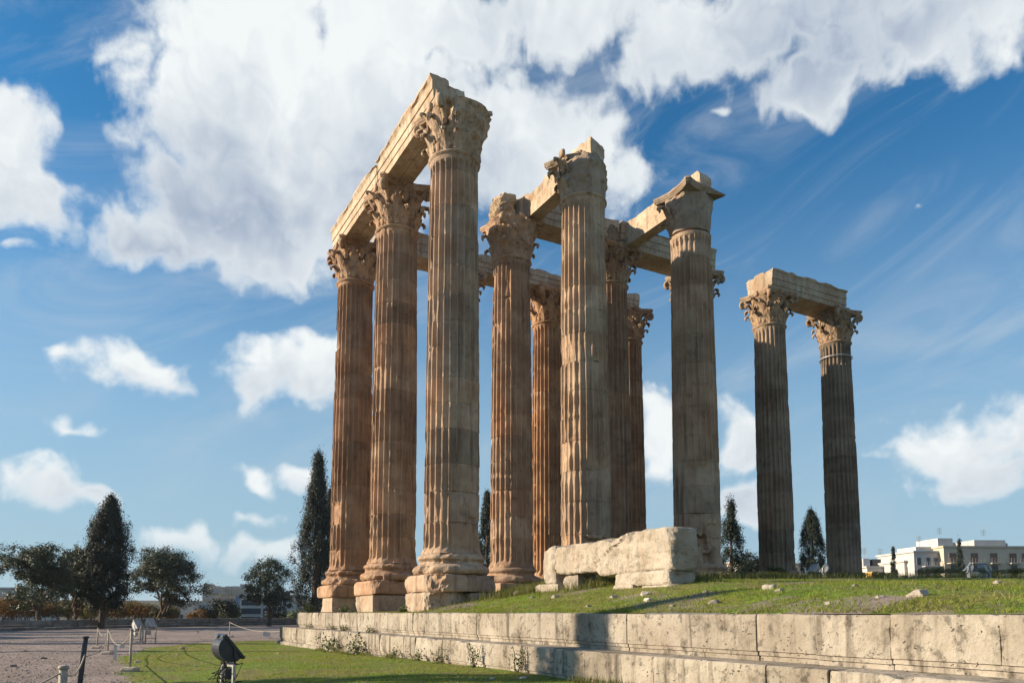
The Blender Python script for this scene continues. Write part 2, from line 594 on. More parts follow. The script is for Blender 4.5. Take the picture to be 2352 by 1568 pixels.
def ground_material():
    """gravel court; it turns into lawn towards the temple"""
    m, N, b = material("gravel_and_turf")
    geo = N.new('ShaderNodeNewGeometry')
    pos = geo.outputs['Position']
    at_ = N.new('ShaderNodeAttribute')
    at_.attribute_name = "turf"
    n_edge = N.noise(pos, 1.1, 6.0, 0.65)
    turf = N.ramp(N.math('ADD', at_.outputs['Fac'], N.math('MULTIPLY_ADD', n_edge, 0.9, -0.45)), 0.42, 0.58)
    gr = N.mix(N.ramp(N.noise(pos, 0.5, 5.0), 0.3, 0.7), (0.19, 0.15, 0.135), (0.28, 0.228, 0.21))
    vo_ = N.new('ShaderNodeTexVoronoi', feature='F1')
    N.put(vo_.inputs['Vector'], pos)
    vo_.inputs['Scale'].default_value = 16.0
    gr = N.mix(N.ramp(vo_.outputs['Distance'], 0.0, 0.6, 0.55, 0.0), gr, (0.31, 0.27, 0.25))
    gr = N.mix(N.math('MULTIPLY', N.ramp(N.noise(pos, 5.0, 5.0, 0.7), 0.52, 0.7), 0.6), gr, (0.085, 0.07, 0.06))
    g1_ = N.noise(pos, 0.55, 4.0, 0.6)
    g2_ = N.noise(pos, 7.0, 5.0, 0.7)
    grass = N.mix(N.ramp(g1_, 0.36, 0.62), (0.22, 0.20, 0.05), (0.135, 0.225, 0.014))
    grass = N.mix(N.ramp(g2_, 0.35, 0.75), grass, (0.055, 0.068, 0.018))
    dirt = N.math('MULTIPLY', N.ramp(N.noise(pos, 1.7, 6.0, 0.7), 0.50, 0.66), 0.8)
    grass = N.mix(dirt, grass, (0.15, 0.115, 0.08))
    scrub = N.ramp(N.vec('LENGTH', pos), 95.0, 130.0)
    gr = N.mix(scrub, gr, (0.05, 0.05, 0.03))
    N.put(b.inputs['Base Color'], N.mix(turf, gr, grass))
    bp = N.new('ShaderNodeBump')
    bp.inputs['Strength'].default_value = 0.8
    bp.inputs['Distance'].default_value = 0.05
    N.put(bp.inputs['Height'], N.math('ADD', N.noise(pos, 14.0, 5.0, 0.7), N.math('MULTIPLY', N.noise(pos, 2.5, 4.0), 1.6)))
    N.put(b.inputs['Normal'], bp.outputs[0])
    b.inputs['Roughness'].default_value = 0.95
    return m


M['ground'] = ground_material()
M['blade'] = leaf_material("grass_blade", (0.08, 0.145, 0.008), (0.28, 0.30, 0.05), 0.6, 0.3)
M['tall_blade'] = leaf_material("tall_grass_blade", (0.055, 0.08, 0.016), (0.20, 0.19, 0.07), 0.6, 0.25)
M['olive'] = leaf_material("olive_leaf", (0.016, 0.024, 0.014), (0.075, 0.095, 0.058), 0.5, 0.08)
M['cypress'] = leaf_material("cypress_leaf", (0.006, 0.012, 0.009), (0.030, 0.044, 0.030), 0.6, 0.05)
M['autumn'] = leaf_material("autumn_leaf", (0.07, 0.042, 0.018), (0.25, 0.13, 0.045), 0.6, 0.2)
M['brush'] = leaf_material("autumn_brush_leaf", (0.05, 0.045, 0.02), (0.17, 0.14, 0.055), 0.6, 0.15)
M['shrub'] = leaf_material("shrub_leaf", (0.03, 0.05, 0.02), (0.11, 0.13, 0.045), 0.6, 0.15)
M['dry'] = leaf_material("dry_weed_leaf", (0.10, 0.085, 0.04), (0.25, 0.22, 0.12), 0.7, 0.2)
M['bark'] = plain("tree_bark", (0.10, 0.075, 0.055), 0.95, var=0.45, scale=9, bump=0.9)
M['metal_dark'] = plain("lamp_housing_paint", (0.045, 0.05, 0.06), 0.38, 0.4, 0.15, 9)
M['metal_pale'] = plain("galvanised_steel", (0.34, 0.35, 0.36), 0.5, 0.5, 0.2, 11)
M['chrome'] = plain("lamp_clip_steel", (0.6, 0.6, 0.6), 0.25, 0.9, 0.1, 11)
M['lens'] = plain("lamp_glass", (0.30, 0.33, 0.36), 0.12, 0.0, 0.2, 5)
M['post'] = plain("post_paint", (0.33, 0.30, 0.25), 0.7, 0.0, 0.25, 9)
M['post_dark'] = plain("dark_post_paint", (0.055, 0.058, 0.065), 0.55, 0.2, 0.25, 9)
M['rope'] = plain("rope_fibre", (0.36, 0.32, 0.25), 0.9, 0.0, 0.2, 30)
M['concrete'] = plain("post_foot_concrete", (0.42, 0.37, 0.31), 0.95, 0.0, 0.2, 12, bump=0.5)
M['tagwhite'] = plain("sign_card", (0.5, 0.5, 0.48), 0.7, 0.0, 0.08, 8)
M['cable'] = plain("cable_rubber", (0.02, 0.02, 0.02), 0.6, 0.0, 0.1, 8)
M['wallstone'] = stone_material("court_wall_stone", (0.30, 0.27, 0.24), (0.20, 0.175, 0.15), (0.07, 0.06, 0.05), 0.5, 0.3, bump=0.7)

# ------------------------------------------------------------------ where things stand
AL = 0.5045
UV = np.array([-math.sin(AL), math.cos(AL)])      # along the outer colonnade, away from the camera
WV = np.array([math.cos(AL), math.sin(AL)])       # across the temple
SU, SW = 5.772, 5.5                               # column spacing
C0 = np.array([-2.048, 25.585])                   # nearest column


def col_xy(i, j):
    return C0 + i * SW * WV + j * SU * UV


STEP_CORNER = col_xy(0, 2) + 1.98 * UV - 1.98 * WV    # far corner of the top step
STYLO = -0.03


def te(x, y):
    """distance along the step from its far corner, and inwards from its edge"""
    dx, dy = x - STEP_CORNER[0], y - STEP_CORNER[1]
    return -(dx * UV[0] + dy * UV[1]), dx * WV[0] + dy * WV[1]


def xy_of(t, e):
    return STEP_CORNER[0] - t * UV[0] + e * WV[0], STEP_CORNER[1] - t * UV[1] + e * WV[1]


def court_z(x, y):
    x, y = np.asarray(x, float), np.asarray(y, float)
    t, e = te(x, y)
    z = -1.52 + 0.26 * smooth(t, 4, 22) * smooth(e, -9, -1.2)
    z = z - 1.6 * smooth(y, 92, 125) * smooth(-x, -40, 20) - 5.0 * smooth(np.hypot(x, y), 120, 240)
    far = np.hypot(x, y)
    z = z + 20.0 * smooth(far, 330, 900) * smooth(-x, 0, 160)
    p = np.stack([x.ravel() * 0.35, y.ravel() * 0.35, np.zeros(x.size)], 1)
    z = z + (0.05 * fbm(p, 3, 5)).reshape(x.shape) * smooth(far, 200, 90)
    return z


def mound_z(x, y):
    x, y = np.asarray(x, float), np.asarray(y, float)
    t, e = te(x, y)
    e0 = 0.32 + 1.5 * (1 - smooth(t, 11.5, 15.5))
    a = -0.02 + 0.20 * (e - e0)
    c = np.maximum(0.049 * np.minimum(y, 47) - 0.20, -0.3)
    k = 0.15
    hh = np.clip(0.5 + 0.5 * (c - a) / k, 0, 1)
    z = c * (1 - hh) + a * hh - k * hh * (1 - hh)
    z = np.maximum(z, -0.045)
    p = np.stack([x.ravel() * 0.8, y.ravel() * 0.8, np.zeros(x.size)], 1)
    z = z + (0.055 * fbm(p, 3, 11)).reshape(x.shape) * smooth(e, 0.3, 1.6)
    z = z - 4.5 * smooth(y, 46, 62)
    return z


def mound_point(px, py):
    """the point of the mound seen at this place of the photograph"""
    a, b = ray(px, py)
    ys = np.linspace(7, 46, 1600)
    d = b * ys - mound_z(a * ys, ys)
    t, e = te(a * ys, ys)
    ok = np.where((d < 0) & (e > 0.2))[0]
    k = ok[0] if len(ok) else int(np.argmin(np.where(e > 0.2, d, 9)))
    Y = ys[k]
    return Vector((a * Y, Y, float(mound_z(a * Y, Y))))


def court_point(px, py):
    a, b = ray(px, py)
    Y = 1.5 / max(-b, 1e-4)
    for _ in range(6):
        Y = -float(court_z(a * Y, Y)) / max(-b, 1e-4)
    return Vector((a * Y, Y, float(court_z(a * Y, Y))))


# ------------------------------------------------------------------ ground, mound
def turf_value(x, y):
    """1 on the lawn beside the steps, 0 on the gravel court"""
    # the lawn's edge runs from the near left to the far post and on to the step corner
    ex = np.interp(y, [8, 15, 19, 26, 33, 38, 41.5], [-3.5, -7.2, -9.6, -13.2, -15.5, -15.0, -12.0])
    v = smooth(x - ex, -1.6, 1.6)
    return v * smooth(y, 45.5, 41.0)


def build_ground():
    ys = np.concatenate([np.linspace(-60, 4, 17), np.linspace(5, 14, 25), np.linspace(14.3, 48, 150), np.linspace(49, 130, 82), np.geomspace(135, 3200, 44)])
    half = np.concatenate([np.linspace(0, 1, 120)])
    rows, turf = [], []
    for y in ys:
        w_ = 60 + 1.4 * max(y, 0)
        s = np.linspace(-1, 1, 181)
        x = w_ * (0.42 * s + 0.58 * s ** 3) - 0.13 * max(y, 0)
        rows.append(np.stack([x, np.full_like(x, y)], 1))
    XY = np.array(rows)
    X, Y = XY[..., 0].ravel(), XY[..., 1].ravel()
    Z = court_z(X, Y)
    me = mesh("ground", np.stack([X, Y, Z], 1), grid_faces(181, len(ys)), True)
    a = me.attributes.new("turf", 'FLOAT', 'POINT')
    a.data.foreach_set("value", turf_value(X, Y).astype(np.float32))
    o = obj("ground", me, M['ground'])
    o["kind"] = "structure"
    o["label"] = "pinkish gravel court with a lawn beside the temple steps"

    # earth mound on the platform
    t = np.linspace(-1.0, 44, 180)
    e = np.concatenate([np.linspace(0.30, 16, 80), np.linspace(16.6, 62, 60)])
    T, E_ = np.meshgrid(t, e)
    X, Y = xy_of(T.ravel(), E_.ravel())
    Z = mound_z(X, Y)
    me = mesh("mound", np.stack([X, Y, Z], 1), grid_faces(len(t), len(e)), True)
    a = me.attributes.new("turf", 'FLOAT', 'POINT')
    p = np.stack([X * 0.5, Y * 0.5, X * 0], 1)
    a.data.foreach_set("value", np.clip(0.66 + 0.75 * fbm(p * 1.3, 4, 9), 0, 1).astype(np.float32))
    o = obj("terrain", me, M['ground'])
    o["kind"] = "structure"
    o["label"] = "grassy earth mound on top of the temple platform"


build_ground()


# ------------------------------------------------------------------ temple steps, block by block
def step_block(length, top, h_main, h1, h2, depth, seed, near):
    """one block of a step: a smooth face with two set-back bands below; local x along the step, y inwards"""
    prof = [(depth, -h_main - h1 - h2), (0.055, -h_main - h1 - h2), (0.055, -h_main - h1 - 0.003), (0.028, -h_main - h1 + 0.003), (0.028, -h_main - 0.003), (0.0, -h_main + 0.006)]
    nz = 9 if near else 5
    for k in range(1, nz):
        prof.append((0.0, -h_main + h_main * k / nz))
    prof += [(0.003, -0.02), (0.02, -0.002), (0.12, 0.0), (0.45, 0.0), (depth, 0.0)]
    prof = np.array(prof)
    nx = 16 if near else 8
    xs = np.linspace(0.004, length - 0.004, nx)
    V = np.array([(x, q, z) for x in xs for q, z in prof])
    n = len(prof)
    face = (V[:, 1] < 0.2)
    endw = np.minimum(V[:, 0], length - V[:, 0])
    pp = V * np.array([1, 1, 1]) + seed * 3.7
    dis = 0.010 * fbm(pp * 3, 3, seed) + 0.030 * smooth(fbm(pp * 4.0, 2, seed + 5), 0.35, 0.8)
    dis = dis + 0.05 * smooth(fbm(pp * 1.7, 3, seed + 9), 0.36, 0.7) * smooth(V[:, 2], -0.3, 0.0)
    V[:, 1] += np.where(face, np.abs(dis) * 1.0, 0)
    V[:, 2] -= np.where(face & (V[:, 2] > -0.05), 0.05 * smooth(fbm(pp * 2.3, 2, seed + 2), 0.2, 0.8), 0)
    V[:, 1] += np.where(endw < 0.03, 0.014, 0) * face
    corner = smooth(fbm(pp * 1.1 + 7, 2, seed + 21), 0.15, 0.6) * np.exp(-endw / 0.10) * smooth(V[:, 2], -0.35, -0.02)
    V[:, 1] += np.where(face, 0.04 * corner, 0)
    F = [grid_faces(n, nx), np.arange(n)[None, ::-1], (np.arange(n) + (nx - 1) * n)[None, :]]
    V[:, 2] += top
    return V, F


steps = thing("temple_steps", "long pale pitted limestone steps running along the foot of the ruin", "steps", (STEP_CORNER[0], STEP_CORNER[1], 0), AL - math.pi / 2)
steps["kind"] = "thing"
# local x runs along the step towards the camera, local y inwards
courses = [(0.0, STYLO, 0.545, 0.062, 0.073), (0.62, STYLO - 0.68, 0.50, 0.06, 0.075), (0.70, STYLO - 1.315, 0.26, 0.06, 0.2)]
for ci, (off, top, hm, h1, h2) in enumerate(courses):
    x = -off
    k = 0
    while x < 41:
        ln = random.uniform(0.85, 1.35) if ci < 2 else random.uniform(1.2, 1.9)
        V, F = step_block(ln, top, hm, h1, h2, 1.15 if ci else 1.5, 100 * ci + k, x > 17)
        tint = np.array((1.0, 0.98, 0.95)) * random.uniform(0.84, 1.08)
        obj("stone_block", mesh("stone_block", V, F), M['travertine'], steps, loc=(x, -off + random.uniform(-0.012, 0.012), random.uniform(-0.008, 0.004)), tint=tuple(tint))
        x += ln
        k += 1


# ------------------------------------------------------------------ columns
Z_PL0, Z_PL1, Z_SH0, Z_NECK, Z_CAP = 0.64, 1.21, 1.90, 15.72, 17.62
NFL = 24
_t = np.array([0.0, 0.065, 0.075, 0.115, 0.205, 0.35, 0.5, 0.65, 0.795, 0.885, 0.925, 0.935])
_s = np.clip((_t - 0.075) / 0.85, 0, 1)
_dep = np.sqrt(np.clip(1 - (2 * _s - 1) ** 2, 0, 1))
FL_T = (np.arange(NFL)[:, None] + _t[None, :]).ravel() / NFL * 2 * np.pi
FL_D = np.tile(_dep, NFL)


def shaft_radius(z):
    k = np.clip((z - Z_SH0) / (Z_NECK - Z_SH0), 0, 1)
    r = 0.955 - 0.115 * k ** 1.35 + 0.012 * np.sin(np.pi * k)
    r = r + 0.09 * np.exp(-(z - Z_SH0) / 0.12) * (z >= Z_SH0 - 1e-6)
    r = r + 0.03 * np.exp(-(Z_NECK - z) / 0.10)
    return r


def cam_angle(xy, rot):
    """angle, in a thing's own axes, of the direction to the camera"""
    return math.atan2(-xy[1], -xy[0]) - rot


def drum_mesh(z0, z1, rows, seed, wear, bites, ca, zoff=0.0):
    """one fluted drum between z0 and z1. wear: (arris, chip, low) amounts; bites: (angle from the camera, z, half angle, half height, depth)"""
    zz = np.concatenate([[z0 + 0.0015, z0 + 0.012], np.linspace(z0 + 0.05, z1 - 0.05, rows), [z1 - 0.012, z1 - 0.0015]])
    TH_, ZZ = np.meshgrid(FL_T, zz)
    D_, _ = np.meshgrid(FL_D, zz)
    th, z, d = TH_.ravel(), ZZ.ravel(), D_.ravel()
    Rr = shaft_radius(z)
    ends = smooth(z, Z_SH0 + 0.10, Z_SH0 + 0.26) * (1 - smooth(z, Z_NECK - 0.30, Z_NECK - 0.16))
    r = Rr - 0.112 * d * ends
    q = np.stack([np.cos(th) * Rr, np.sin(th) * Rr, z], 1)
    arr, chip, low = wear
    lowk = np.exp(-(z - Z_SH0) / 3.0)
    n1 = fbm(q * np.array([3.0, 3.0, 2.2]) + seed, 3, 3)
    e = 0.004 + arr * 0.030 * np.clip(n1 - 0.05, 0, 1) + low * lowk * 0.075 * np.clip(n1 + 0.35, 0, 1.2)
    n2 = fbm(q * np.array([1.1, 1.1, 0.55]) + seed * 0.37 + 40, 3, 8)
    e = e + chip * 0.11 * smooth(n2, 0.28, 0.62)
    jn = np.minimum(z - z0, z1 - z)
    n3 = fbm(q * np.array([3.5, 3.5, 1.5]) + seed + 90, 2, 4)
    e = e + chip * 0.12 * smooth(n3, 0.20, 0.6) * np.exp(-jn / 0.13)
    e = e + chip * 0.06 * smooth(fbm(q * np.array([5.0, 5.0, 1.6]) + seed + 33, 2, 6), 0.42, 0.6)
    for (ba, bz, ha, hz, dp) in bites:
        da = (th - ca - ba + np.pi) % (2 * np.pi) - np.pi
        m = (1 - smooth(np.abs(da) + 0.10 * n1, ha * 0.75, ha)) * (1 - smooth(np.abs(z - bz) + 0.15 * n3, hz * 0.8, hz))
        e = e + dp * m * (0.8 + 0.5 * n2)
    rough = 0.022 * fbm(q * 6.0 + seed, 2, 12) + 0.012 * n1
    r = np.minimum(r, Rr - e + np.where(e > 0.06, rough, 0))
    r = r - np.where(jn < 0.005, 0.014, 0)
    V = np.stack([np.cos(th) * r, np.sin(th) * r, z + zoff], 1)
    n = len(FL_T)
    nr = len(zz)
    F = [grid_faces(n, nr, True), np.arange(n)[None, ::-1], (np.arange(n) + (nr - 1) * n)[None, :]]
    return mesh("drum", V, F)


def astragal_mesh():
    prof = [(0.86, -0.02), (0.895, -0.005)]
    for a in np.linspace(-80, 80, 7):
        prof.append((0.885 + 0.045 * math.cos(R(a)), 0.045 + 0.045 * math.sin(R(a))))
    prof += [(0.87, 0.10), (0.84, 0.12)]
    V, F = lathe(prof, 56)
    return mesh("astragal", V, F, True)


def base_mesh(seed, wear):
    prof = []
    for a in np.linspace(-85, 85, 8):
        prof.append((1.16 + 0.13 * math.cos(R(a)), 0.15 + 0.145 * math.sin(R(a))))
    prof += [(1.14, 0.31), (1.07, 0.36), (1.055, 0.42), (1.09, 0.46)]
    for a in np.linspace(-80, 80, 6):
        prof.append((1.06 + 0.08 * math.cos(R(a)), 0.555 + 0.085 * math.sin(R(a))))
    prof += [(1.03, 0.66), (1.02, 0.688)]
    V, F = lathe(prof, 64)
    n = fbm(V * 2.2 + seed, 3, seed)
    n2 = fbm(V * 7.0 + seed, 2, seed + 1)
    rad = np.hypot(V[:, 0], V[:, 1])
    k = 1 - (wear * (0.13 * smooth(n, -0.1, 0.6) + 0.03 * n2)) / rad * smooth(rad, 0.9, 1.05)
    V[:, :2] *= k[:, None]
    return mesh("base", V, F)


def leaf_mesh(h, wdt, lean, curl, name):
    """an acanthus leaf: local x outwards from the bell, y across, z up"""
    nv, nu = 15, 9
    V = []
    for a in range(nv):
        v = a / (nv - 1)
        if v < 0.72:
            k = v / 0.72
            r = 0.03 + lean * k ** 1.8
            z = h * k
        else:
            k = (v - 0.72) / 0.28
            ang = k * R(205)
            r = 0.03 + lean + curl * (1 - math.cos(ang))
            z = h + curl * 1.1 * math.sin(ang)
        env = (0.52 + 0.52 * math.sin(math.pi * min(1, v * 1.12) ** 0.9)) * (1.0 if v < 0.75 else 1 - 0.62 * ((v - 0.75) / 0.25) ** 2)
        lob = 1 - 0.36 * abs(math.sin(v * math.pi * 4.2)) ** 1.5
        for b in range(nu):
            u = b / (nu - 1) * 2 - 1
            y = wdt * 0.5 * u * env * (lob if abs(u) > 0.6 else 1)
            rib = 0.040 * math.cos(math.pi * 2.5 * (abs(u) * 0.9 - v * 1.8)) * abs(u) + 0.035 * (1 - abs(u)) ** 2
            V.append((r + rib - 0.06 * u * u, y, z - 0.10 * h * abs(u) * v))
    V = np.array(V)
    back = V - np.array([0.03, 0, 0.0])
    n = len(V)
    F = grid_faces(nu, nv)
    rim = list(range(nu)) + [nu * k + nu - 1 for k in range(1, nv)] + [nu * (nv - 1) + k for k in range(nu - 2, -1, -1)] + [nu * k for k in range(nv - 2, 0, -1)]
    rim = np.array(rim)
    r2 = np.roll(rim, -1)
    return mesh(name, np.concatenate([V, back]), [F[:, ::-1], F + n, np.stack([rim, r2, r2 + n, rim + n], 1)[:, ::-1]])


def volute_mesh(size, reach):
    """stalk that leans out under a corner of the abacus and rolls up; local x outwards, z up"""
    B = Bag()
    pts, rad = [], []
    for k in np.linspace(0, 1, 8):
        pts.append((0.10 + reach * k ** 1.6, 0, 0.72 * k))
        rad.append(0.05 + 0.045 * k)
    cx, cz = pts[-1][0] + 0.02, pts[-1][2] - size
    for a in np.linspace(80, -430, 30):
        rr = size * (1 - 0.72 * (80 - a) / 510)
        pts.append((cx + rr * math.cos(R(a)), 0, cz + rr * math.sin(R(a))))
        rad.append(0.085 - 0.045 * (80 - a) / 510)
    V, F = tube(pts, rad, 6)
    V[:, 1] *= 1.5
    return B.add(V, F).mesh("volute", True)


def helix_mesh():
    B = Bag()
    for s in (-1, 1):
        pts = [(0.05, s * 0.30, 0.0), (0.10, s * 0.27, 0.25), (0.15, s * 0.20, 0.45)]
        for a in np.linspace(90, 460, 14):
            rr = 0.12 * (1 - 0.6 * (a - 90) / 370)
            pts.append((0.17, s * (0.13 + rr * math.cos(R(a)) * 1.0), 0.48 + rr * math.sin(R(a))))
        V, F = tube(pts, np.linspace(0.05, 0.03, len(pts)), 5)
        B.add(V, F)
    V, F = rock_box((0.16, 0.3, 0.3), 0.1, 0.02, 4, 0.06)
    B.add(V, F, Matrix.Translation((0.16, 0, 0.86)))
    return B.mesh("helix", True)


def abacus_mesh(seed, wear=0.3, cuts=()):
    """square slab with hollow sides and blunt corners"""
    cor, mid, nn = 1.13, 0.95, 9
    plan = []
    for q in range(4):
        a = q * math.pi / 2
        for k in range(nn):
            s = -1 + 2 * k / (nn - 1)
            y = s * (cor - 0.10)
            x = mid + (cor + 0.02 - mid) * abs(s) ** 2.2
            plan.append((x * math.cos(a) - y * math.sin(a), x * math.sin(a) + y * math.cos(a)))
    plan = np.array(plan)
    n = len(plan)
    V = []
    for sc, z in ((0.90, 0.0), (0.93, 0.05), (0.965, 0.09), (0.97, 0.13), (1.0, 0.16), (1.0, 0.21), (0.995, 0.255), (0.97, 0.265), (0.4, 0.268)):
        V.append(np.concatenate([plan * sc, np.full((n, 1), z)], 1))
    V = np.concatenate(V)
    for k, c in enumerate(cuts):
        V = cut(V, c[0], c[1], seed + k, 0.10, 2.2)
    nz = fbm(V * 3 + seed * 3.1, 3, seed)
    rad = np.hypot(V[:, 0], V[:, 1])[:, None]
    V[:, :2] -= V[:, :2] / np.maximum(rad, 0.1) * (wear * (0.16 * smooth(nz, 0.0, 0.7) + 0.02 * fbm(V * 11, 2, seed)))[:, None] * (rad > 0.6)
    return mesh("abacus", V, [grid_faces(n, 9, True), np.arange(n)[None, ::-1], (np.arange(n) + 8 * n)[None, :]])


LEAF_A = leaf_mesh(0.60, 0.66, 0.20, 0.12, "leaf")
LEAF_B = leaf_mesh(1.06, 0.62, 0.27, 0.135, "leaf")
LEAF_C = leaf_mesh(0.46, 0.36, 0.26, 0.10, "leaf")
VOLUTE = volute_mesh(0.20, 0.42)
HELIX = helix_mesh()
ASTRAGAL = astragal_mesh()


def bell_mesh(seed, mass, ca, noise=0.03, dome=0.0, cuts=()):
    """core of the capital; mass is the angle range (from the camera) where the leaves are worn to a lump"""
    nz, nt = 22, 96
    th = np.linspace(0, 2 * np.pi, nt, endpoint=False)
    z = np.linspace(0.0, 1.64, nz)
    T, Z = np.meshgrid(th, z)
    T, Z = T.ravel(), Z.ravel()
    k = Z / 1.64
    r = 0.76 + 0.05 * k + 0.16 * k ** 5
    q = np.stack([np.cos(T), np.sin(T), Z], 1)
    n1 = fbm(q * 2.0 + seed, 3, seed)
    n2 = fbm(q * 5.5 + seed, 3, seed + 2)
    if mass:
        a0, a1, amt = mass
        da = (T - ca + np.pi) % (2 * np.pi) - np.pi
        m = smooth(da, a0 - 0.12, a0 + 0.12) * (1 - smooth(da, a1 - 0.12, a1 + 0.12)) if a1 - a0 < 6 else np.ones_like(T)
        row = 0.5 + 0.5 * np.cos(8 * T + np.where(Z < 0.62, 0, np.pi)) * (1 - smooth(Z, 1.1, 1.5))
        lump = 0.10 + 0.20 * k + 0.05 * row + 0.10 * n1 + 0.05 * n2
        lump = lump + 0.06 * np.exp(-((Z - 0.66) / 0.10) ** 2) + 0.07 * np.exp(-((Z - 1.2) / 0.12) ** 2)
        r = r + m * lump * amt
    r = (r + noise * n2) * (1 - dome * smooth(k, 0.70, 1.0) * (1 + 0.8 * n1))
    V = np.stack([np.cos(T) * r, np.sin(T) * r, Z], 1)
    for k_, c_ in enumerate(cuts):
        V = cut(V, c_[0], c_[1], seed + 5 * k_, 0.10, 2.4)
    return mesh("capital", V, [grid_faces(nt, nz, True), np.arange(nt)[None, ::-1], (np.arange(nt) + (nz - 1) * nt)[None, :]])


def make_capital(root, xy, seed, mat, tint, keep=None, mass=None, aba_cuts=(), aba_wear=0.3, volutes=(0, 1, 2, 3), leaf_drop=0.0, abacus=True, dome=0.0, cuts=()):
    ca = cam_angle(xy, AL)
    cap = obj("capital", bell_mesh(seed, mass, ca, dome=dome, cuts=cuts), mat, root, loc=(0, 0, Z_NECK + 0.10), tint=tint)
    rs = random.Random(seed)

    def kept(a):
        if rs.random() < leaf_drop:
            return False
        if keep is None:
            return True
        d = (a - ca + math.pi) % (2 * math.pi) - math.pi
        return keep[0] < d < keep[1]
    for row, (lm, r0, z0, n, ph) in enumerate(((LEAF_A, 0.80, 0.02, 8, 0.0), (LEAF_B, 0.80, 0.06, 8, math.pi / 8), (LEAF_C, 0.86, 0.98, 8, 0.0))):
        for k in range(n):
            a = ph + k * 2 * math.pi / n
            if kept(a):
                s = rs.uniform(0.93, 1.06)
                o = obj("leaf", lm, mat, cap, loc=(r0 * math.cos(a), r0 * math.sin(a), z0), rotz=a + rs.uniform(-0.04, 0.04), tint=tint)
                o.scale = (s, s, s)
    for k in range(4):
        a = math.pi / 4 + k * math.pi / 2
        if k in volutes and kept(a):
            obj("volute", VOLUTE, mat, cap, loc=(0.80 * math.cos(a), 0.80 * math.sin(a), 0.92), rotz=a, tint=tint)
        a = k * math.pi / 2
        if kept(a):
            obj("helix", HELIX, mat, cap, loc=(0.80 * math.cos(a), 0.80 * math.sin(a), 0.90), rotz=a, tint=tint)
    if abacus:
        obj("abacus", abacus_mesh(seed + 3, aba_wear, aba_cuts), mat, cap, loc=(0, 0, 1.615), tint=tint)
    return cap


def make_column(key, i, j, label, near, tint, seed, wear, bites=(), mat='marble', capmat='soffit_marble', base_wear=0.7, plinth_cuts=(), cap_kw=None, drums=None, dark=(), zlift=0.0, ring=True):
    xy = col_xy(i, j)
    root = thing("column", label, "column", (xy[0], xy[1], 0.0), AL, "standing Corinthian columns of the ruined temple")
    root["kind"] = "thing"
    ca = cam_angle(xy, AL)
    rs = random.Random(seed)
    V, F = rock_box((2.42, 2.42, Z_PL1 - Z_PL0 + zlift), 0.09, 0.04, seed, 0.07, plinth_cuts, facets=18)
    obj("plinth", mesh("plinth", V, F), M[mat], root, loc=(0, 0, (Z_PL0 + Z_PL1 + zlift) / 2), tint=tuple(np.array(tint) * 1.04))
    obj("base", base_mesh(seed, base_wear), M[mat], root, loc=(0, 0, Z_PL1 + zlift), tint=tint)
    z = Z_SH0
    first = True
    nd = 0
    while z < Z_NECK - 0.05:
        h = rs.uniform(0.85, 1.25)
        if z + h > Z_NECK - 0.5:
            h = Z_NECK - z
        k = rs.uniform(0.84, 1.10)
        if nd in dark:
            k *= 0.84
        hue = rs.uniform(-0.04, 0.04)
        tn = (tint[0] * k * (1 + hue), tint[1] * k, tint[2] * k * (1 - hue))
        if not (first and zlift and z + h < Z_SH0 + zlift):
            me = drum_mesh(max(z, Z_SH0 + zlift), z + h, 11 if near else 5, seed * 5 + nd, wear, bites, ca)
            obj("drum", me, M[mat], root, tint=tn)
        first = False
        z += h
        nd += 1
    if ring:
        obj("astragal", ASTRAGAL, M[capmat], root, loc=(0, 0, Z_NECK), tint=tint)
    make_capital(root, xy, seed, M[capmat], tint, **(cap_kw or {}))
    return root


WARM = (1.0, 0.97, 0.93)
ORANGE = (1.0, 0.87, 0.76)
PINK = (1.0, 0.92, 0.86)
DUN = (0.86, 0.84, 0.82)
# the outer row, receding to the left
make_column('A3', 0, 0, "tallest column, nearest one, carrying the cut end of the long architrave", True, (1.0, 0.95, 0.90), 11, (0.7, 0.55, 1.0),
            bites=[(0.62, 3.2, 0.75, 1.9, 0.125), (0.75, 6.0, 0.5, 1.2, 0.09), (1.0, 2.5, 0.25, 0.7, 0.12)], base_wear=1.2, dark=(3, 10),
            plinth_cuts=[((-1, -1, 0.3), 1.30, 0.2), ((0.2, -1, 0.7), 1.08, 0.2), ((1, -0.8, 0.2), 1.45, 0.2), ((-1, 0.2, 0.9), 1.18, 0.15)],
            cap_kw=dict(keep=(-3.2, 0.15), mass=(-0.05, 2.6, 1.0), aba_cuts=[((0.1, -1.0, 0.3), 0.93), ((1, 0.1, 0.1), 1.02)], aba_wear=0.8, volutes=(1, 2)))
make_column('A2', 0, 1, "middle column of the outer row of three under the long architrave", True, ORANGE, 12, (0.7, 0.5, 0.9),
            bites=[(1.25, 3.4, 0.4, 0.5, 0.10), (-0.9, 6.1, 0.18, 1.0, 0.05)], base_wear=1.5, dark=(5, 6, 10), plinth_cuts=[((0.1, -1, 0.5), 1.14, 0.18), ((-1, 0.1, 0.7), 1.18, 0.15), ((-1, -1, 0.5), 1.45, 0.15)])
make_column('A1', 0, 2, "leftmost column, the far one of the outer row at the step's end", True, (0.90, 0.75, 0.64), 13, (0.7, 0.5, 1.0),
            bites=[(-1.05, 4.55, 0.45, 0.62, 0.17)], base_wear=1.2, dark=(4, 8, 12), plinth_cuts=[((-1, 0.0, 0.9), 1.20, 0.14), ((-1, -1, 0.6), 1.50, 0.15)], cap_kw=dict(volutes=(0, 1, 2, 3)))
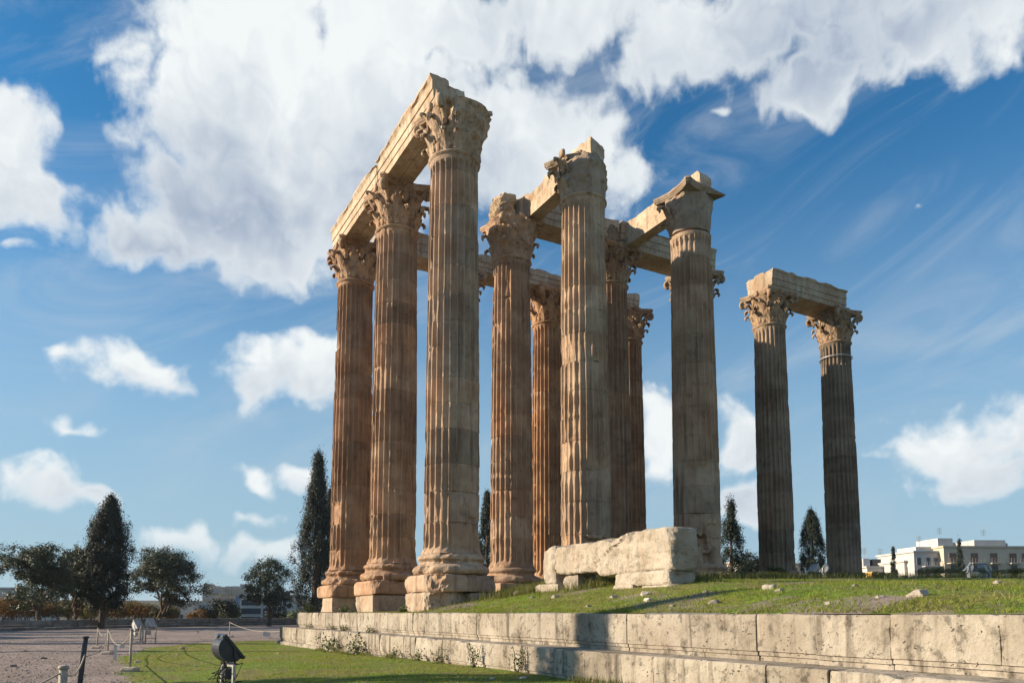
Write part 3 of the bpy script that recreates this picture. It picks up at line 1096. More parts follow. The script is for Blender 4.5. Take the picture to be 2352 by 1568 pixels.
# second row
make_column('D', 1, 0, "thick column with an eroded lumpy capital behind the fallen block's left end", True, (1.0, 0.95, 0.88), 14, (0.7, 0.6, 0.9),
            bites=[(0.55, 4.1, 0.55, 1.6, 0.10), (0.55, 2.35, 0.75, 0.35, 0.26), (-0.62, 9.0, 0.22, 1.1, 0.05), (-0.5, 6.6, 0.2, 0.5, 0.07), (0.9, 14.3, 0.6, 1.3, 0.05)], capmat='grey_marble',
            cap_kw=dict(keep=(-2.6, -0.75), mass=(-3.2, 3.2, 0.62), dome=0.22, cuts=[((-0.75, -0.6, 0.9), 1.58), ((0.3, -0.9, -0.1), 0.90), ((0.7, -0.5, 0.6), 1.40), ((-0.9, -0.1, 0.2), 1.02)], aba_cuts=[((0.3, -1, 0.4), 0.50), ((-1, -0.6, 0.3), 0.62), ((1, -0.3, 0.5), 0.66)], aba_wear=1.3, volutes=(1,), leaf_drop=0.3))
make_column('B', 1, 1, "column with a worn leafy capital topped by rubble and a broken upright slab", True, PINK, 15, (0.7, 0.6, 1.0),
            bites=[(0.3, 14.6, 0.8, 1.0, 0.045), (-0.2, 5.9, 1.3, 0.10, 0.05)], capmat='marble', base_wear=0.6,
            cap_kw=dict(keep=(-2.8, 2.8), mass=(-3.2, 3.2, 0.75), aba_cuts=[((-1, -0.4, 0.2), 1.05), ((-0.2, -1, 0.2), 0.98)], aba_wear=1.0, volutes=(2, 0), leaf_drop=0.25))
make_column('AW', 1, 2, "column mostly hidden behind the nearest tall column", False, WARM, 16, (0.7, 0.5, 0.8))
make_column('E', 2, 0, "grey column with a mushroom-like broken capital above the fallen block's right end", True, (0.90, 0.84, 0.78), 17, (0.4, 0.35, 0.5), mat='marble', capmat='grey_marble',
            bites=[(0.30, 4.2, 0.95, 1.9, 0.14), (0.2, 2.75, 0.35, 0.28, 0.36), (0.42, 2.1, 0.28, 0.22, 0.3), (0.95, 3.1, 0.5, 0.5, 0.12), (0.2, 14.9, 1.6, 0.45, 0.07)], base_wear=1.4, ring=False,
            cap_kw=dict(keep=(-1.9, -1.2), mass=(-3.2, 3.2, 0.34), cuts=[((-0.45, -0.85, 0.05), 0.84), ((0.35, -0.95, 0.0), 0.86), ((0.9, -0.4, 0.0), 0.92), ((-0.95, -0.2, 0.1), 0.95)], aba_cuts=[((0.3, -1, 1.6), 0.72)], aba_wear=0.6, volutes=(), leaf_drop=0.2))
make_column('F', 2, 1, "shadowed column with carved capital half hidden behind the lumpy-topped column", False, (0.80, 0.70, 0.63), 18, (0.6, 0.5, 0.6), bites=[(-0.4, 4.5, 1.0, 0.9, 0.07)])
make_column('C', 2, 2, "orange-streaked column seen between two nearer columns, under the rear architrave", False, (1.0, 0.80, 0.64), 19, (0.7, 0.5, 1.0))
make_column('G', 3, 1, "column hidden behind the grey broken-capital column, one capital corner showing", False, DUN, 20, (0.6, 0.5, 0.6))
make_column('H', 3, 2, "slim-looking farthest column of the group, bare capital against the sky", False, (0.88, 0.74, 0.64), 21, (0.7, 0.5, 0.7),
            cap_kw=dict(aba_wear=0.9, leaf_drop=0.15, volutes=(0, 3)))
# the detached pair
make_column('P1', 4, 1, "left column of the detached pair joined by one architrave", False, (0.82, 0.74, 0.66), 22, (0.6, 0.5, 0.8), mat='grey_marble',
            bites=[(-0.35, 3.55, 0.12, 0.10, 0.2), (-0.3, 4.6, 0.10, 0.09, 0.2)], dark=(1, 4, 8, 12), zlift=0.30)
make_column('P2', 5, 1, "rightmost column, right one of the detached pair, banded with metal rings", False, (0.80, 0.74, 0.68), 23, (0.6, 0.5, 0.8), mat='grey_marble',
            bites=[(-0.2, 4.4, 0.10, 0.09, 0.2)], dark=(3, 6, 9, 12), zlift=0.30)
xy = col_xy(5, 1)
for zz in (Z_NECK - 0.82,):
    V, F = lathe([(0.885, -0.03), (0.925, -0.03), (0.925, 0.03), (0.885, 0.03)], 48, False)
    F.append(np.stack([np.arange(48) + 3 * 48, (np.arange(48) + 1) % 48 + 3 * 48, (np.arange(48) + 1) % 48, np.arange(48)], 1))
    tag(obj("metal_band", mesh("metal_band", V, F, True), M['metal_pale'], loc=(xy[0], xy[1], zz)), "thin metal band clamped round the rightmost column below its capital", "band")


# ------------------------------------------------------------------ architraves
def fascia_profile(w0, w1, side, h, crown):
    """cross section (across, z); fasciae step out upwards on the chosen side (-1: towards w0, +1: towards w1, 0: both)"""
    a, b = w0, w1
    left = [(a, 0.0), (a, h * 0.24), (a - 0.035, h * 0.25), (a - 0.035, h * 0.52), (a - 0.075, h * 0.53), (a - 0.075, h * 0.80)]
    if crown:
        left += [(a - 0.10, h * 0.84), (a - 0.15, h * 0.91), (a - 0.165, h * 0.93), (a - 0.165, h)]
    else:
        left += [(a - 0.075, h * 0.9), (a - 0.07, h)]
    if side in (-1, 0):
        L_ = left
    else:
        L_ = [(a, 0.0)] + [(a, h * k / 6) for k in range(1, 7)]
    right = [(b, h * k / 6) for k in range(6, -1, -1)]
    if side in (1, 0):
        right = [(2 * b - (x - a + b) if False else b + (a - x), z) for x, z in left][::-1]
    top = [(L_[-1][0] + (right[0][0] - L_[-1][0]) * k / 5, h) for k in range(1, 5)]
    bot = [(right[-1][0] + (L_[0][0] - right[-1][0]) * k / 5, 0.0) for k in range(1, 5)]
    return np.array(L_ + top + right + bot)


def slab_mesh(prof, length, seed, wear=0.5, ragged=0.0, cuts=(), broken=False):
    """a profile drawn out along local x from 0 to length; closed ends"""
    n = len(prof)
    nx = int(max(10, length / 0.16))
    xs = np.linspace(0, length, nx)
    h = prof[:, 1].max()
    V = np.array([(x, q, z) for x in xs for q, z in prof])
    q = V + seed * 2.9
    n1 = fbm(q * 1.3, 3, seed)
    n2 = fbm(q * 5.0, 3, seed + 4)
    cen = np.array([length / 2, prof[:, 0].mean(), h / 2])
    dirn = V - cen
    dirn[:, 0] = 0
    dirn /= np.linalg.norm(dirn, axis=1, keepdims=True) + 1e-9
    V = V - dirn * (wear * (0.03 * np.clip(n2, 0, 1) + 0.10 * smooth(n1, 0.25, 0.75)))[:, None]
    topk = smooth(V[:, 2], h * 0.82, h)
    V[:, 2] -= topk * ragged * np.clip(0.35 + n1 * 1.6, 0, 1) * 0.5
    V[:, 0] += np.where(V[:, 0] < 0.01, 0.05 * n2 + 0.05, 0) - np.where(V[:, 0] > length - 0.01, 0.05 * n2 + 0.05, 0)
    for k, c in enumerate(cuts):
        V = cut(V, c[0], c[1], seed + 11 * k, c[2] if len(c) > 2 else 0.05, 2.5)
    return mesh("slab", V, [grid_faces(n, nx, True), np.arange(n)[None, ::-1], (np.arange(n) + (nx - 1) * n)[None, :]])


BH = 1.20


def along_u(label, i, j0, ext0, ext1, slabs, top_layer=None, tint=(1, 1, 1)):
    """a beam along the colonnade from column (i, j0) to (i, j0+1). local x: along U, local y: towards -W ... +W flipped"""
    p = col_xy(i, j0) + UV * ext0
    # local x = U, local y = -W (outer side is +y)
    root = thing("architrave", label, "architrave", (p[0], p[1], Z_CAP), AL + math.pi / 2, "architrave beams still lying on the columns")
    root["kind"] = "thing"
    ln = SU + ext1 - ext0
    for (w0, w1, side, crown, kw) in slabs:
        prof = fascia_profile(w0, w1, side, kw.pop('h', BH), crown)
        prof[:, 0] *= -1
        obj("slab", slab_mesh(prof[::-1], ln - 0.012, **kw), M['pale_marble'], root, tint=tint)
    if top_layer:
        for (x0, x1, w0, w1, h, seed) in top_layer:
            V, F = rock_box((x1 - x0, w1 - w0, h), 0.14, 0.05, seed, 0.05, [((0.2, 1, 1.0), 0.32, 0.09)])
            obj("crown_course", mesh("crown_course", V, F), M['pale_marble'], root, loc=((x0 + x1) / 2, -(w0 + w1) / 2, BH + h / 2 + 0.002), tint=tint)
    return root


def along_w(label, i0, j, ext0, ext1, slabs, tint=(1, 1, 1), top_layer=None):
    p = col_xy(i0, j) + WV * ext0
    root = thing("architrave", label, "architrave", (p[0], p[1], Z_CAP), AL, "architrave beams still lying on the columns")
    root["kind"] = "thing"
    ln = SW + ext1 - ext0
    for (v0, v1, side, crown, kw) in slabs:
        prof = fascia_profile(v0, v1, side, kw.pop('h', BH), crown)
        obj("slab", slab_mesh(prof, ln - 0.012, **kw), M['pale_marble'], root, tint=tint)
    for (x0, x1, v0, v1, h, seed) in (top_layer or []):
        V, F = rock_box((x1 - x0, v1 - v0, h), 0.14, 0.05, seed, 0.05, [((0.2, -1, 1.0), 0.32, 0.09)])
        obj("crown_course", mesh("crown_course", V, F), M['pale_marble'], root, loc=((x0 + x1) / 2, (v0 + v1) / 2, BH + h / 2 + 0.002), tint=tint)
    return root


PALE = (1.12, 1.09, 1.04)
along_u("long pale architrave rising to the nearest column's broken cut end", 0, 0, -0.18, 0.0,
        [(-0.86, -0.30, -1, True, dict(seed=31, wear=0.7, ragged=0.6)), (-0.285, 0.28, 0, False, dict(seed=32, wear=1.0, ragged=0.5, cuts=[((-1, -0.2, 0.6), 0.42, 0.08)]))],
        top_layer=[(0.75, 2.6, -0.86, -0.1, 0.34, 41), (2.62, 5.70, -0.90, 0.0, 0.30, 42)], tint=PALE)
along_u("long pale architrave ending over the leftmost column", 0, 1, 0.0, 1.05,
        [(-0.86, -0.30, -1, True, dict(seed=33, wear=0.6, ragged=0.5)), (-0.285, 0.30, 0, False, dict(seed=34, wear=0.8, ragged=0.3))],
        top_layer=[(1.3, 4.2, -0.88, 0.0, 0.16, 43), (4.25, 6.7, -0.92, 0.0, 0.14, 44)], tint=PALE)
along_u("broken single slab sloping beam from the lumpy capital to the rubble-topped column", 1, 0, -0.15, -0.55,
        [(0.32, 0.95, 1, False, dict(seed=35, wear=1.4, ragged=0.6, cuts=[((-1, -0.5, 0.9), 0.75, 0.10), ((1, 0.2, 0.5), 5.35, 0.1)]))], tint=PALE)
along_u("clean sunlit single slab beam reaching back from the mushroom-topped column", 2, 0, -0.35, -0.25,
        [(0.32, 0.92, 1, False, dict(seed=36, wear=0.5, ragged=0.3, cuts=[((-1, -0.1, 0.8), 0.62, 0.10)]))], tint=PALE)
along_w("rear architrave from the leftmost column to the hidden column", 0, 2, 0.95, 0.0,
        [(-0.86, -0.28, -1, True, dict(seed=51, wear=0.5, ragged=0.3)), (-0.265, 0.6, 0, False, dict(seed=52, wear=0.8, ragged=0.4))])
along_w("rear architrave ending above the orange-streaked column with a stepped top", 1, 2, 0.0, 1.0,
        [(-0.86, -0.28, -1, False, dict(seed=53, wear=0.9, ragged=0.4, h=0.95)), (-0.265, 0.6, 0, False, dict(seed=54, wear=0.9, ragged=0.4, h=0.9))],
        top_layer=[(0.0, 4.6, -0.86, 0.0, 0.40, 55)] and None)
along_w("farthest rear architrave hidden behind the group, its end above the farthest column", 2, 2, 1.02, 0.3,
        [(-0.86, -0.2, -1, False, dict(seed=56, wear=0.9, ragged=0.4, h=0.9))])
along_w("architrave with dark soffit between the rubble-topped and the half hidden column", 1, 1, 0.72, 0.0,
        [(-0.86, -0.28, -1, False, dict(seed=57, wear=0.8, ragged=0.4)), (-0.265, 0.5, 0, False, dict(seed=58, wear=0.8, ragged=0.4))])
along_w("architrave with dark soffit running behind the mushroom-topped column", 2, 1, 0.0, 0.75,
        [(-0.86, -0.28, -1, True, dict(seed=59, wear=0.4, ragged=0.3)), (-0.265, 0.65, 0, False, dict(seed=60, wear=0.6, ragged=0.3))])
along_w("architrave bridging the detached pair of columns", 4, 1, -0.72, 0.05,
        [(-0.86, -0.29, -1, True, dict(seed=61, wear=0.25, ragged=0.25)), (-0.275, 0.28, 0, False, dict(seed=62, wear=0.5, ragged=0.3)), (0.295, 0.86, 1, True, dict(seed=63, wear=0.5, ragged=0.3))], tint=(0.92, 0.9, 0.87))


# rubble and broken pieces lying on the capitals
def lump(name, size, loc, rotz, seed, mat, label, cat, amp=0.12, cuts=(), tint=(1, 1, 1), tilt=(0, 0)):
    V, F = rock_box(size, min(size) / 9, amp, seed, min(size) * 0.3, cuts, freq=2.4)
    o = obj(name, mesh(name, V, F), mat, loc=loc, tint=tint)
    o.rotation_euler = (tilt[0], tilt[1], rotz)
    return tag(o, label, cat)


pB, pF = col_xy(1, 1), col_xy(2, 1)
a = pB - 0.50 * WV - 0.1 * UV
lump("rubble_lump", (0.95, 1.0, 1.25), (a[0], a[1], Z_CAP + 0.60), AL, 71, M['rubble'], "rough lump of rubble masonry sitting on the worn leafy capital", "rubble", 0.16, [((-1, -0.3, 0.9), 0.55, 0.1)], tint=(2.0, 1.8, 1.5))
a = pB + 0.28 * WV - 0.25 * UV
lump("broken_slab", (0.42, 0.75, 1.22), (a[0], a[1], Z_CAP + 0.60), AL + 0.2, 72, M['pale_marble'], "upright broken wedge of marble beside the rubble lump", "slab", 0.03, [((-1, -0.2, 0.7), 0.42, 0.05), ((1, -0.2, 0.8), 0.5, 0.05)])
a = pF - 0.35 * WV - 0.5 * UV
lump("rubble_lump", (0.9, 0.9, 1.0), (a[0], a[1], Z_CAP + 0.48), AL, 73, M['rubble'], "blackened lump of rubble beside the clean sunlit beam", "rubble", 0.14, [((0.2, -0.3, 0.9), 0.45, 0.1)])


# ------------------------------------------------------------------ foundation blocks and fallen masonry
def block(name, size, xy, z0, rotz, seed, label, cat="block", mat='pale_marble', amp=0.02, rnd=0.05, cuts=(), tint=(1, 1, 1), res=0.12, group=None, tilt=(0, 0)):
    V, F = rock_box(size, res, amp, seed, rnd, cuts, facets=16 if mat != 'pale_marble' or amp > 0.03 else 4)
    o = obj(name, mesh(name, V, F), M[mat], loc=(xy[0], xy[1], z0 + size[2] / 2), tint=tint)
    o.rotation_euler = (tilt[0], tilt[1], rotz)
    return tag(o, label, cat, group)


FG = "foundation blocks under the outer columns"
a = col_xy(0, 2)
block("foundation_block", (2.25, 2.35, 0.655), a + 0.02 * WV + 0.1 * UV, -0.02, AL, 81, "smooth cream foundation block under the leftmost column", amp=0.02, rnd=0.03, group=FG, cuts=[((-1, 0.6, 0.2), 1.25, 0.10)])
a = col_xy(0, 1)
block("foundation_block", (2.2, 0.86, 0.655), a - 0.02 * WV + 0.72 * UV, -0.02, AL, 82, "rough foundation block at the far side under the middle outer column", amp=0.09, rnd=0.10, res=0.09, group=FG, cuts=[((-1, -0.6, 0.2), 1.02, 0.2), ((-1, 0.5, 0.4), 1.08, 0.15)])
block("foundation_block", (2.4, 1.40, 0.655), a + 0.02 * WV - 0.46 * UV, -0.02, AL, 83, "clean squared cream foundation block under the middle outer column", amp=0.006, rnd=0.015, group=FG)
a = col_xy(0, 0)
block("foundation_block", (2.1, 2.3, 0.66), a - 0.15 * WV + 0.1 * UV, -0.025, AL, 84, "hollowed broken foundation block under the tallest nearest column", amp=0.09, rnd=0.1, res=0.09, group=FG,
      cuts=[((-0.6, -1, -0.2), 1.12, 0.18), ((0.4, -1, 0.5), 1.02, 0.18)])
block("foundation_block", (1.9, 0.7, 0.40), a + 1.05 * WV - 0.85 * UV, 0.22, AL, 85, "grey foundation block half sunk in grass below the nearest column", mat='grey_marble', amp=0.05, rnd=0.08, group=FG)

# the fallen architrave, lying along the colonnade's direction in front of the second row
fa = np.array([4.06, 18.64]); fb = np.array([1.80, 22.75])
fd = (fb - fa) / np.linalg.norm(fb - fa)
frot = math.atan2(fd[1], fd[0])
FL = float(np.linalg.norm(fb - fa)) + 0.66
mid = (fa + fb) / 2
V, F = rock_box((FL, 0.86, 1.06), 0.062, 0.05, 91, 0.07, [((-1, 0.4, 0.5), FL / 2 - 0.02, 0.16), ((1, 0.5, -0.9), FL / 2 - 0.32, 0.14), ((0.02, 0.15, 1), 0.53, 0.10)], cap=80, facets=20)
q_ = V * np.array([1.0, 1.0, 1.4])
V[:, 1] += (0.030 * fbm(q_ * 6.5, 3, 5) + 0.05 * smooth(fbm(q_ * 2.2 + 3, 2, 6), 0.2, 0.6)) * -np.sign(V[:, 1]) * (np.abs(V[:, 1]) > 0.3)
crack = np.exp(-((V[:, 2] - 0.10 + 0.42 * (V[:, 0] + 0.1) + 0.05 * fbm(q_ * 4, 2, 8)) / 0.022) ** 2) * (V[:, 0] < 0.9)
V[:, 1] -= 0.07 * crack * np.sign(V[:, 1]) * (np.abs(V[:, 1]) > 0.3)
V[:, 2] += -0.03 * np.sin(V[:, 0] * 1.2) - 0.10 * np.exp(-((V[:, 0] + 0.25) / 0.3) ** 2) * (V[:, 2] > 0.32)
V[:, 2] += 0.16 * smooth(V[:, 0], 0.3, 0.6) * (V[:, 2] < -0.28)
fo = obj("fallen_architrave", mesh("fallen_architrave", V, F), M['fallen'], loc=(mid[0], mid[1], 1.50))
fo.rotation_euler = (0, R(0.4), frot)
tag(fo, "long pale fallen architrave block with rough sunlit face", "fallen block")
n_out = np.array([-fd[1], fd[0]])
if n_out[0] > 0:
    n_out = -n_out
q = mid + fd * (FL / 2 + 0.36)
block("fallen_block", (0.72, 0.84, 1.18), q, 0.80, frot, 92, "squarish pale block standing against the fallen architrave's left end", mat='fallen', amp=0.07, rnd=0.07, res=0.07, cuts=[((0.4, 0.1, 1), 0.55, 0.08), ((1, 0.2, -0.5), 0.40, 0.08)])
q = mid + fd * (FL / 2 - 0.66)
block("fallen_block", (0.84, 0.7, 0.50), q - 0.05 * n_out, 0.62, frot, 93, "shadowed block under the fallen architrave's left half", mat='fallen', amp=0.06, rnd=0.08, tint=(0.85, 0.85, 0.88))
q = mid + fd * (-FL / 2 + 1.2)
block("fallen_block", (2.2, 0.88, 0.38), q + 0.03 * n_out, 0.64, frot, 94, "split lower slab under the fallen architrave's right half", mat='fallen', amp=0.05, rnd=0.08, res=0.075, cuts=[((-1, 0.3, 0.8), 1.07, 0.12)])
for k, (d_, ln, z0, hh, lab) in enumerate(((FL / 2 + 0.30, 1.35, 0.54, 0.30, "low slab bedded in the grass under the squarish block"), (-FL / 2 + 1.85, 0.9, 0.42, 0.30, "low slab bedded in grass under the fallen architrave's middle"),
                                           (-FL / 2 + 0.5, 1.15, 0.36, 0.30, "low slab bedded in grass under the fallen architrave's shaded right end"))):
    q = mid + fd * d_
    block("bedding_slab", (ln, 1.1, hh), q, z0, frot, 95 + k, lab, "slab", 'fallen', 0.04, 0.06, group="slabs under the fallen architrave")


# ------------------------------------------------------------------ plants
def leaf_quads(C, size, rs, elong=1.9, up=0.0, out=None):
    """one small four-sided leaf (or leaf tuft) per centre; with out, the leaves lie like a skin over their tuft"""
    n = len(C)
    d = rs.normal(size=(n, 3))
    d[:, 2] += up * 2.2
    if out is not None:
        o_ = out / (np.linalg.norm(out, axis=1, keepdims=True) + 1e-6) + rs.normal(size=(n, 3)) * 0.38
        o_ /= np.linalg.norm(o_, axis=1, keepdims=True)
        d -= (d * o_).sum(1, keepdims=True) * o_
    d /= np.linalg.norm(d, axis=1, keepdims=True)
    s = np.cross(o_, d) if out is not None else rs.normal(size=(n, 3))
    s -= (s * d).sum(1, keepdims=True) * d
    s /= np.linalg.norm(s, axis=1, keepdims=True)
    L = size * rs.uniform(0.6, 1.35, (n, 1))
    V = np.stack([C - d * L * 0.5, C + s * L / elong * 0.5, C + d * L * 0.5, C - s * L / elong * 0.5], 1).reshape(-1, 3)
    F = np.arange(4 * n).reshape(n, 4)
    return V, [F]


def ellipsoid_points(n, c, r, rs, shell=0.45):
    d = rs.normal(size=(n, 3))
    d /= np.linalg.norm(d, axis=1, keepdims=True)
    k = shell + (1 - shell) * rs.random((n, 1)) ** 0.6
    return np.asarray(c) + d * k * np.asarray(r)


def branch_path(a, b, rs, wob=0.08, n=6):
    a, b = np.array(a, float), np.array(b, float)
    t = np.linspace(0, 1, n)[:, None]
    P_ = a + (b - a) * t
    P_[1:-1] += rs.normal(size=(n - 2, 3)) * wob * np.linalg.norm(b - a) * 0.5
    return P_


def olive_tree(label, loc, height, width, seed, lean=0.0, leaves=8000, fork=0.28, group="trees along the court wall", size=0.24, cat="tree", mat='olive', sparse=1.0):
    rs = np.random.default_rng(seed)
    root = thing("olive_tree", label, cat, tuple(loc), 0.0, group)
    B = Bag()
    top = np.array([lean * height * 0.3, 0, height * fork])
    V, F = tube(branch_path((0, 0, -0.25), top, rs, 0.06), np.linspace(0.030, 0.022, 6) * height, 9)
    V[:, :2] += V[:, :2] * (0.5 * np.exp(-(V[:, 2:3] + 0.2) / 0.35))
    B.add(V, F)
    lobes = []
    nl = 11
    for k in range(nl):
        a = 2 * math.pi * (k + rs.uniform(-0.3, 0.3)) / nl * 2.0
        rr = (0.2 if k % 3 == 0 else 1.0) * width * 0.33 * rs.uniform(0.75, 1.1)
        zz = height * rs.uniform(0.36, 0.80) if k % 3 else height * rs.uniform(0.70, 0.86)
        c = np.array([top[0] + rr * math.cos(a), rr * math.sin(a) * 0.8, zz])
        lobes.append((c, np.array([width * 0.22, width * 0.22, height * 0.18]) * rs.uniform(0.75, 1.25)))
        if k < 7:
            P_ = branch_path(top - (0, 0, 0.05 * height), c, rs, 0.16)
            V, F = tube(P_, np.linspace(0.016, 0.004, 6) * height, 6)
            B.add(V, F)
    obj("trunk", B.mesh("trunk"), M['bark'], root)
    C, O = [], []
    per = int(leaves * 1.9) // nl
    size = size * 0.72
    for c, r in lobes:
        # leaves gather in tufts so that the sky shows between them
        nt = 26
        tc_ = ellipsoid_points(nt, c, r, rs, 0.55)
        idx = rs.integers(0, nt, int(per * sparse))
        j_ = rs.normal(size=(len(idx), 3))
        C.append(tc_[idx] + j_ * r * 0.14)
        O.append(j_ + (tc_[idx] - c) / r * 0.9)
    C, O = np.concatenate(C), np.concatenate(O)
    ok = C[:, 2] > height * 0.22
    C, O = C[ok], O[ok]
    V, F = leaf_quads(C, size, rs, 2.0, out=O)
    obj("crown", mesh("crown", V, F), M[mat], root)
    return root


def cypress(label, loc, height, width, seed, leaves=9000, bare=0.05, lean=0.0, group="cypress trees around the temple", shape=0.55, size=0.32, loose=0.0, trunk_show=0.0):
    rs = np.random.default_rng(seed)
    root = thing("cypress_tree", label, "tree", tuple(loc), 0.0, group)
    V, F = tube([(lean * height * k * k * 0.6, 0, height * k - 0.2) for k in np.linspace(0, 0.85, 7)], np.linspace(0.020, 0.003, 7) * height * 1.2 + 0.03, 8)
    obj("trunk", mesh("trunk", V, F), M['bark'], root)
    leaves, size = int(leaves * 2.2), size * 0.62
    n_t = int(leaves / 120)
    k = rs.random(n_t) ** 0.85
    k = bare + (1 - bare) * k
    prof = np.where(k < 0.25, 0.62 + 0.38 * np.clip((k - bare) / 0.2, 0, 1), 1 - np.clip((k - 0.25) / 0.75, 0, 1) ** (1.2 + shape)) 
    a = rs.uniform(0, 2 * np.pi, n_t)
    rr = width * 0.5 * prof * np.sqrt(rs.uniform(0.25, 1.0, n_t)) * (1 + loose * rs.normal(size=n_t) * 0.5)
    cen = np.stack([rr * np.cos(a) + lean * height * k * k * 0.6, rr * np.sin(a), height * k], 1)
    idx = np.repeat(np.arange(n_t), 120)
    sp_ = (np.array([1, 1, 0])[None] * width * 0.052 + np.array([0, 0, 1])[None] * (height * 0.016 + width * 0.04)) * rs.uniform(0.6, 1.3, (n_t, 1))
    j_ = rs.normal(size=(len(idx), 3))
    C = cen[idx] + j_ * sp_[idx]
    rad_ = np.stack([np.cos(a), np.sin(a), np.full(n_t, 0.25)], 1)[idx]
    V, F = leaf_quads(C, size, rs, 2.0, up=0.5, out=j_ + rad_ * 1.1)
    obj("crown", mesh("crown", V, F), M['cypress'], root)
    return root


def tree_at(px, py, Y=None):
    p = court_point(px, py)
    if Y is not None:
        a_, b_ = ray(px, py)
        p = Vector((a_ * Y, Y, float(court_z(a_ * Y, Y))))
    return p


def h_px(p, py_top):
    """height of something that stands at p and reaches this row"""
    return ray(1176, py_top)[1] * p.y - p.z


p = tree_at(95, 1445.6); olive_tree("grey-green olive tree at the left edge with a straight dark trunk", p + Vector((0, 0, 0)), h_px(p, 1250), 7.6, 201, lean=-0.25, leaves=15000)
p = tree_at(172, 1444, 72); olive_tree("olive tree squeezed between the left edge tree and the broad cypress", p, h_px(p, 1257), 6.0, 202, leaves=12000)
p = tree_at(232, 1442.5); cypress("broad loose cypress with a bare leaning trunk standing among the olive trees", p, h_px(p, 1150), 4.2, 203, leaves=24000, bare=0.17, lean=0.05, shape=1.6, loose=0.35, size=0.30)
p = tree_at(353, 1433.7, 78); olive_tree("wide dark olive tree with a forked trunk right of the broad cypress", p, h_px(p, 1266), 9.6, 204, leaves=19000, lean=0.35, fork=0.22)
p = tree_at(618, 1433.7, 80); olive_tree("airy olive tree with open spreading limbs near the step's far corner", p, h_px(p, 1288), 7.2, 205, leaves=11000, sparse=0.85, fork=0.2)
p = tree_at(722, 1434, 88); cypress("tall dark cypress rising beside the leftmost column", p, h_px(p, 1052), 5.0, 206, leaves=24000, shape=0.35, loose=0.22)
p = tree_at(753, 1434, 92); cypress("shorter cypress tucked between the tall one and the leftmost column", p, h_px(p, 1130), 3.6, 207, leaves=8000, shape=0.3)
p = tree_at(1118, 1434, 84); cypress("dark cypress in the gap right of the tallest column", p, h_px(p, 1136), 3.0, 208, leaves=9000, shape=0.9)
p = tree_at(1682, 1434, 62); cypress("ragged leaning cypress right of the grey column", p, h_px(p, 1150), 3.4, 209, leaves=7000, shape=-0.25, lean=0.03, loose=0.5, size=0.24)
p = tree_at(1873, 1434, 62); cypress("dense columnar cypress standing between the detached pair", p, h_px(p, 1178), 2.1, 210, leaves=22000, shape=4.5, size=0.17)
p = tree_at(2060, 1434, 78); cypress("small slim cypress in front of the scaffolded white building", p, h_px(p, 1263), 1.25, 211, leaves=4000, shape=0.6, size=0.22)
p = tree_at(2214, 1434, 80); cypress("small pointed cypress in front of the cream building", p, h_px(p, 1244), 1.5, 212, leaves=4000, shape=0.3, size=0.22)
p = tree_at(1725, 1434, 66); olive_tree("low spreading dark tree just left of the detached pair", p, h_px(p, 1268), 4.2, 213, leaves=3500, group="trees beyond the mound", mat='cypress')
# trees left of the view, whose shadows reach the court and the steps
for k, (x, y, h, w, kind) in enumerate(((-17.5, 14.95, 9.5, 2.3, 1), (-33, 36.6, 14.0, 1.3, 1), (-40, 29.5, 11.0, 0.9, 1), (-52, 45.5, 10, 6, 0), (-60, 51, 12, 7, 0), (-56, 57, 10, 6, 0), (-66, 63, 11, 7, 0), (-47, 39.2, 12, 1.2, 1), (-70, 56, 11, 7, 0))):
    z = float(court_z(x, y))
    if kind:
        cypress(["slim cypress standing left of the lawn, nearest of the shading trees", "slim cypress shading the step's far corner", "very thin cypress left of the gravel court", "", "", "", "", "thin cypress behind the very thin one"][k], (x, y, z), h, w, 220 + k, leaves=6000, bare=0.02, shape=1.2, size=0.3, group="shade trees left of the court")
    else:
        olive_tree({3: "bushy olive tree left of the court, nearest of its row", 4: "tall bushy olive tree in the shading row", 5: "rounded olive tree before the farthest shade tree", 6: "farthest olive tree of the shading row", 8: "outermost olive tree of the shading row"}[k], (x, y, z), h, w, 220 + k, leaves=6000, group="shade trees left of the court", size=0.4)


def bush(label, loc, size, seed, mat='shrub', leaves=900, leaf=0.22, name="bush", group="bushes beyond the court wall", cat="bush", flat=1.0):
    rs = np.random.default_rng(seed)
    root = thing(name, label, cat, tuple(loc), 0.0, group)
    B = Bag()
    lob = []
    for k in range(6):
        c = np.array([rs.uniform(-0.36, 0.36) * size[0], rs.uniform(-0.3, 0.3) * size[1], rs.uniform(0.42, 0.72) * size[2]])
        lob.append(c)
        V, F = tube(branch_path((c[0] * 0.2, c[1] * 0.2, -0.1), c, rs, 0.12), np.linspace(0.02, 0.006, 6) * size[2], 5)
        B.add(V, F)
    obj("stem", B.mesh("stem"), M['bark'], root)
    C = np.concatenate([ellipsoid_points(leaves // 6, c, np.array(size) * 0.26, rs, 0.3) for c in lob])
    O = C - np.repeat(np.array(lob), leaves // 6, 0)
    ok = C[:, 2] > 0.0
    C, O = C[ok], O[ok]
    V, F = leaf_quads(C, leaf, rs, 1.7, out=O)
    obj("foliage", mesh("foliage", V, F), M[mat], root)
    return root


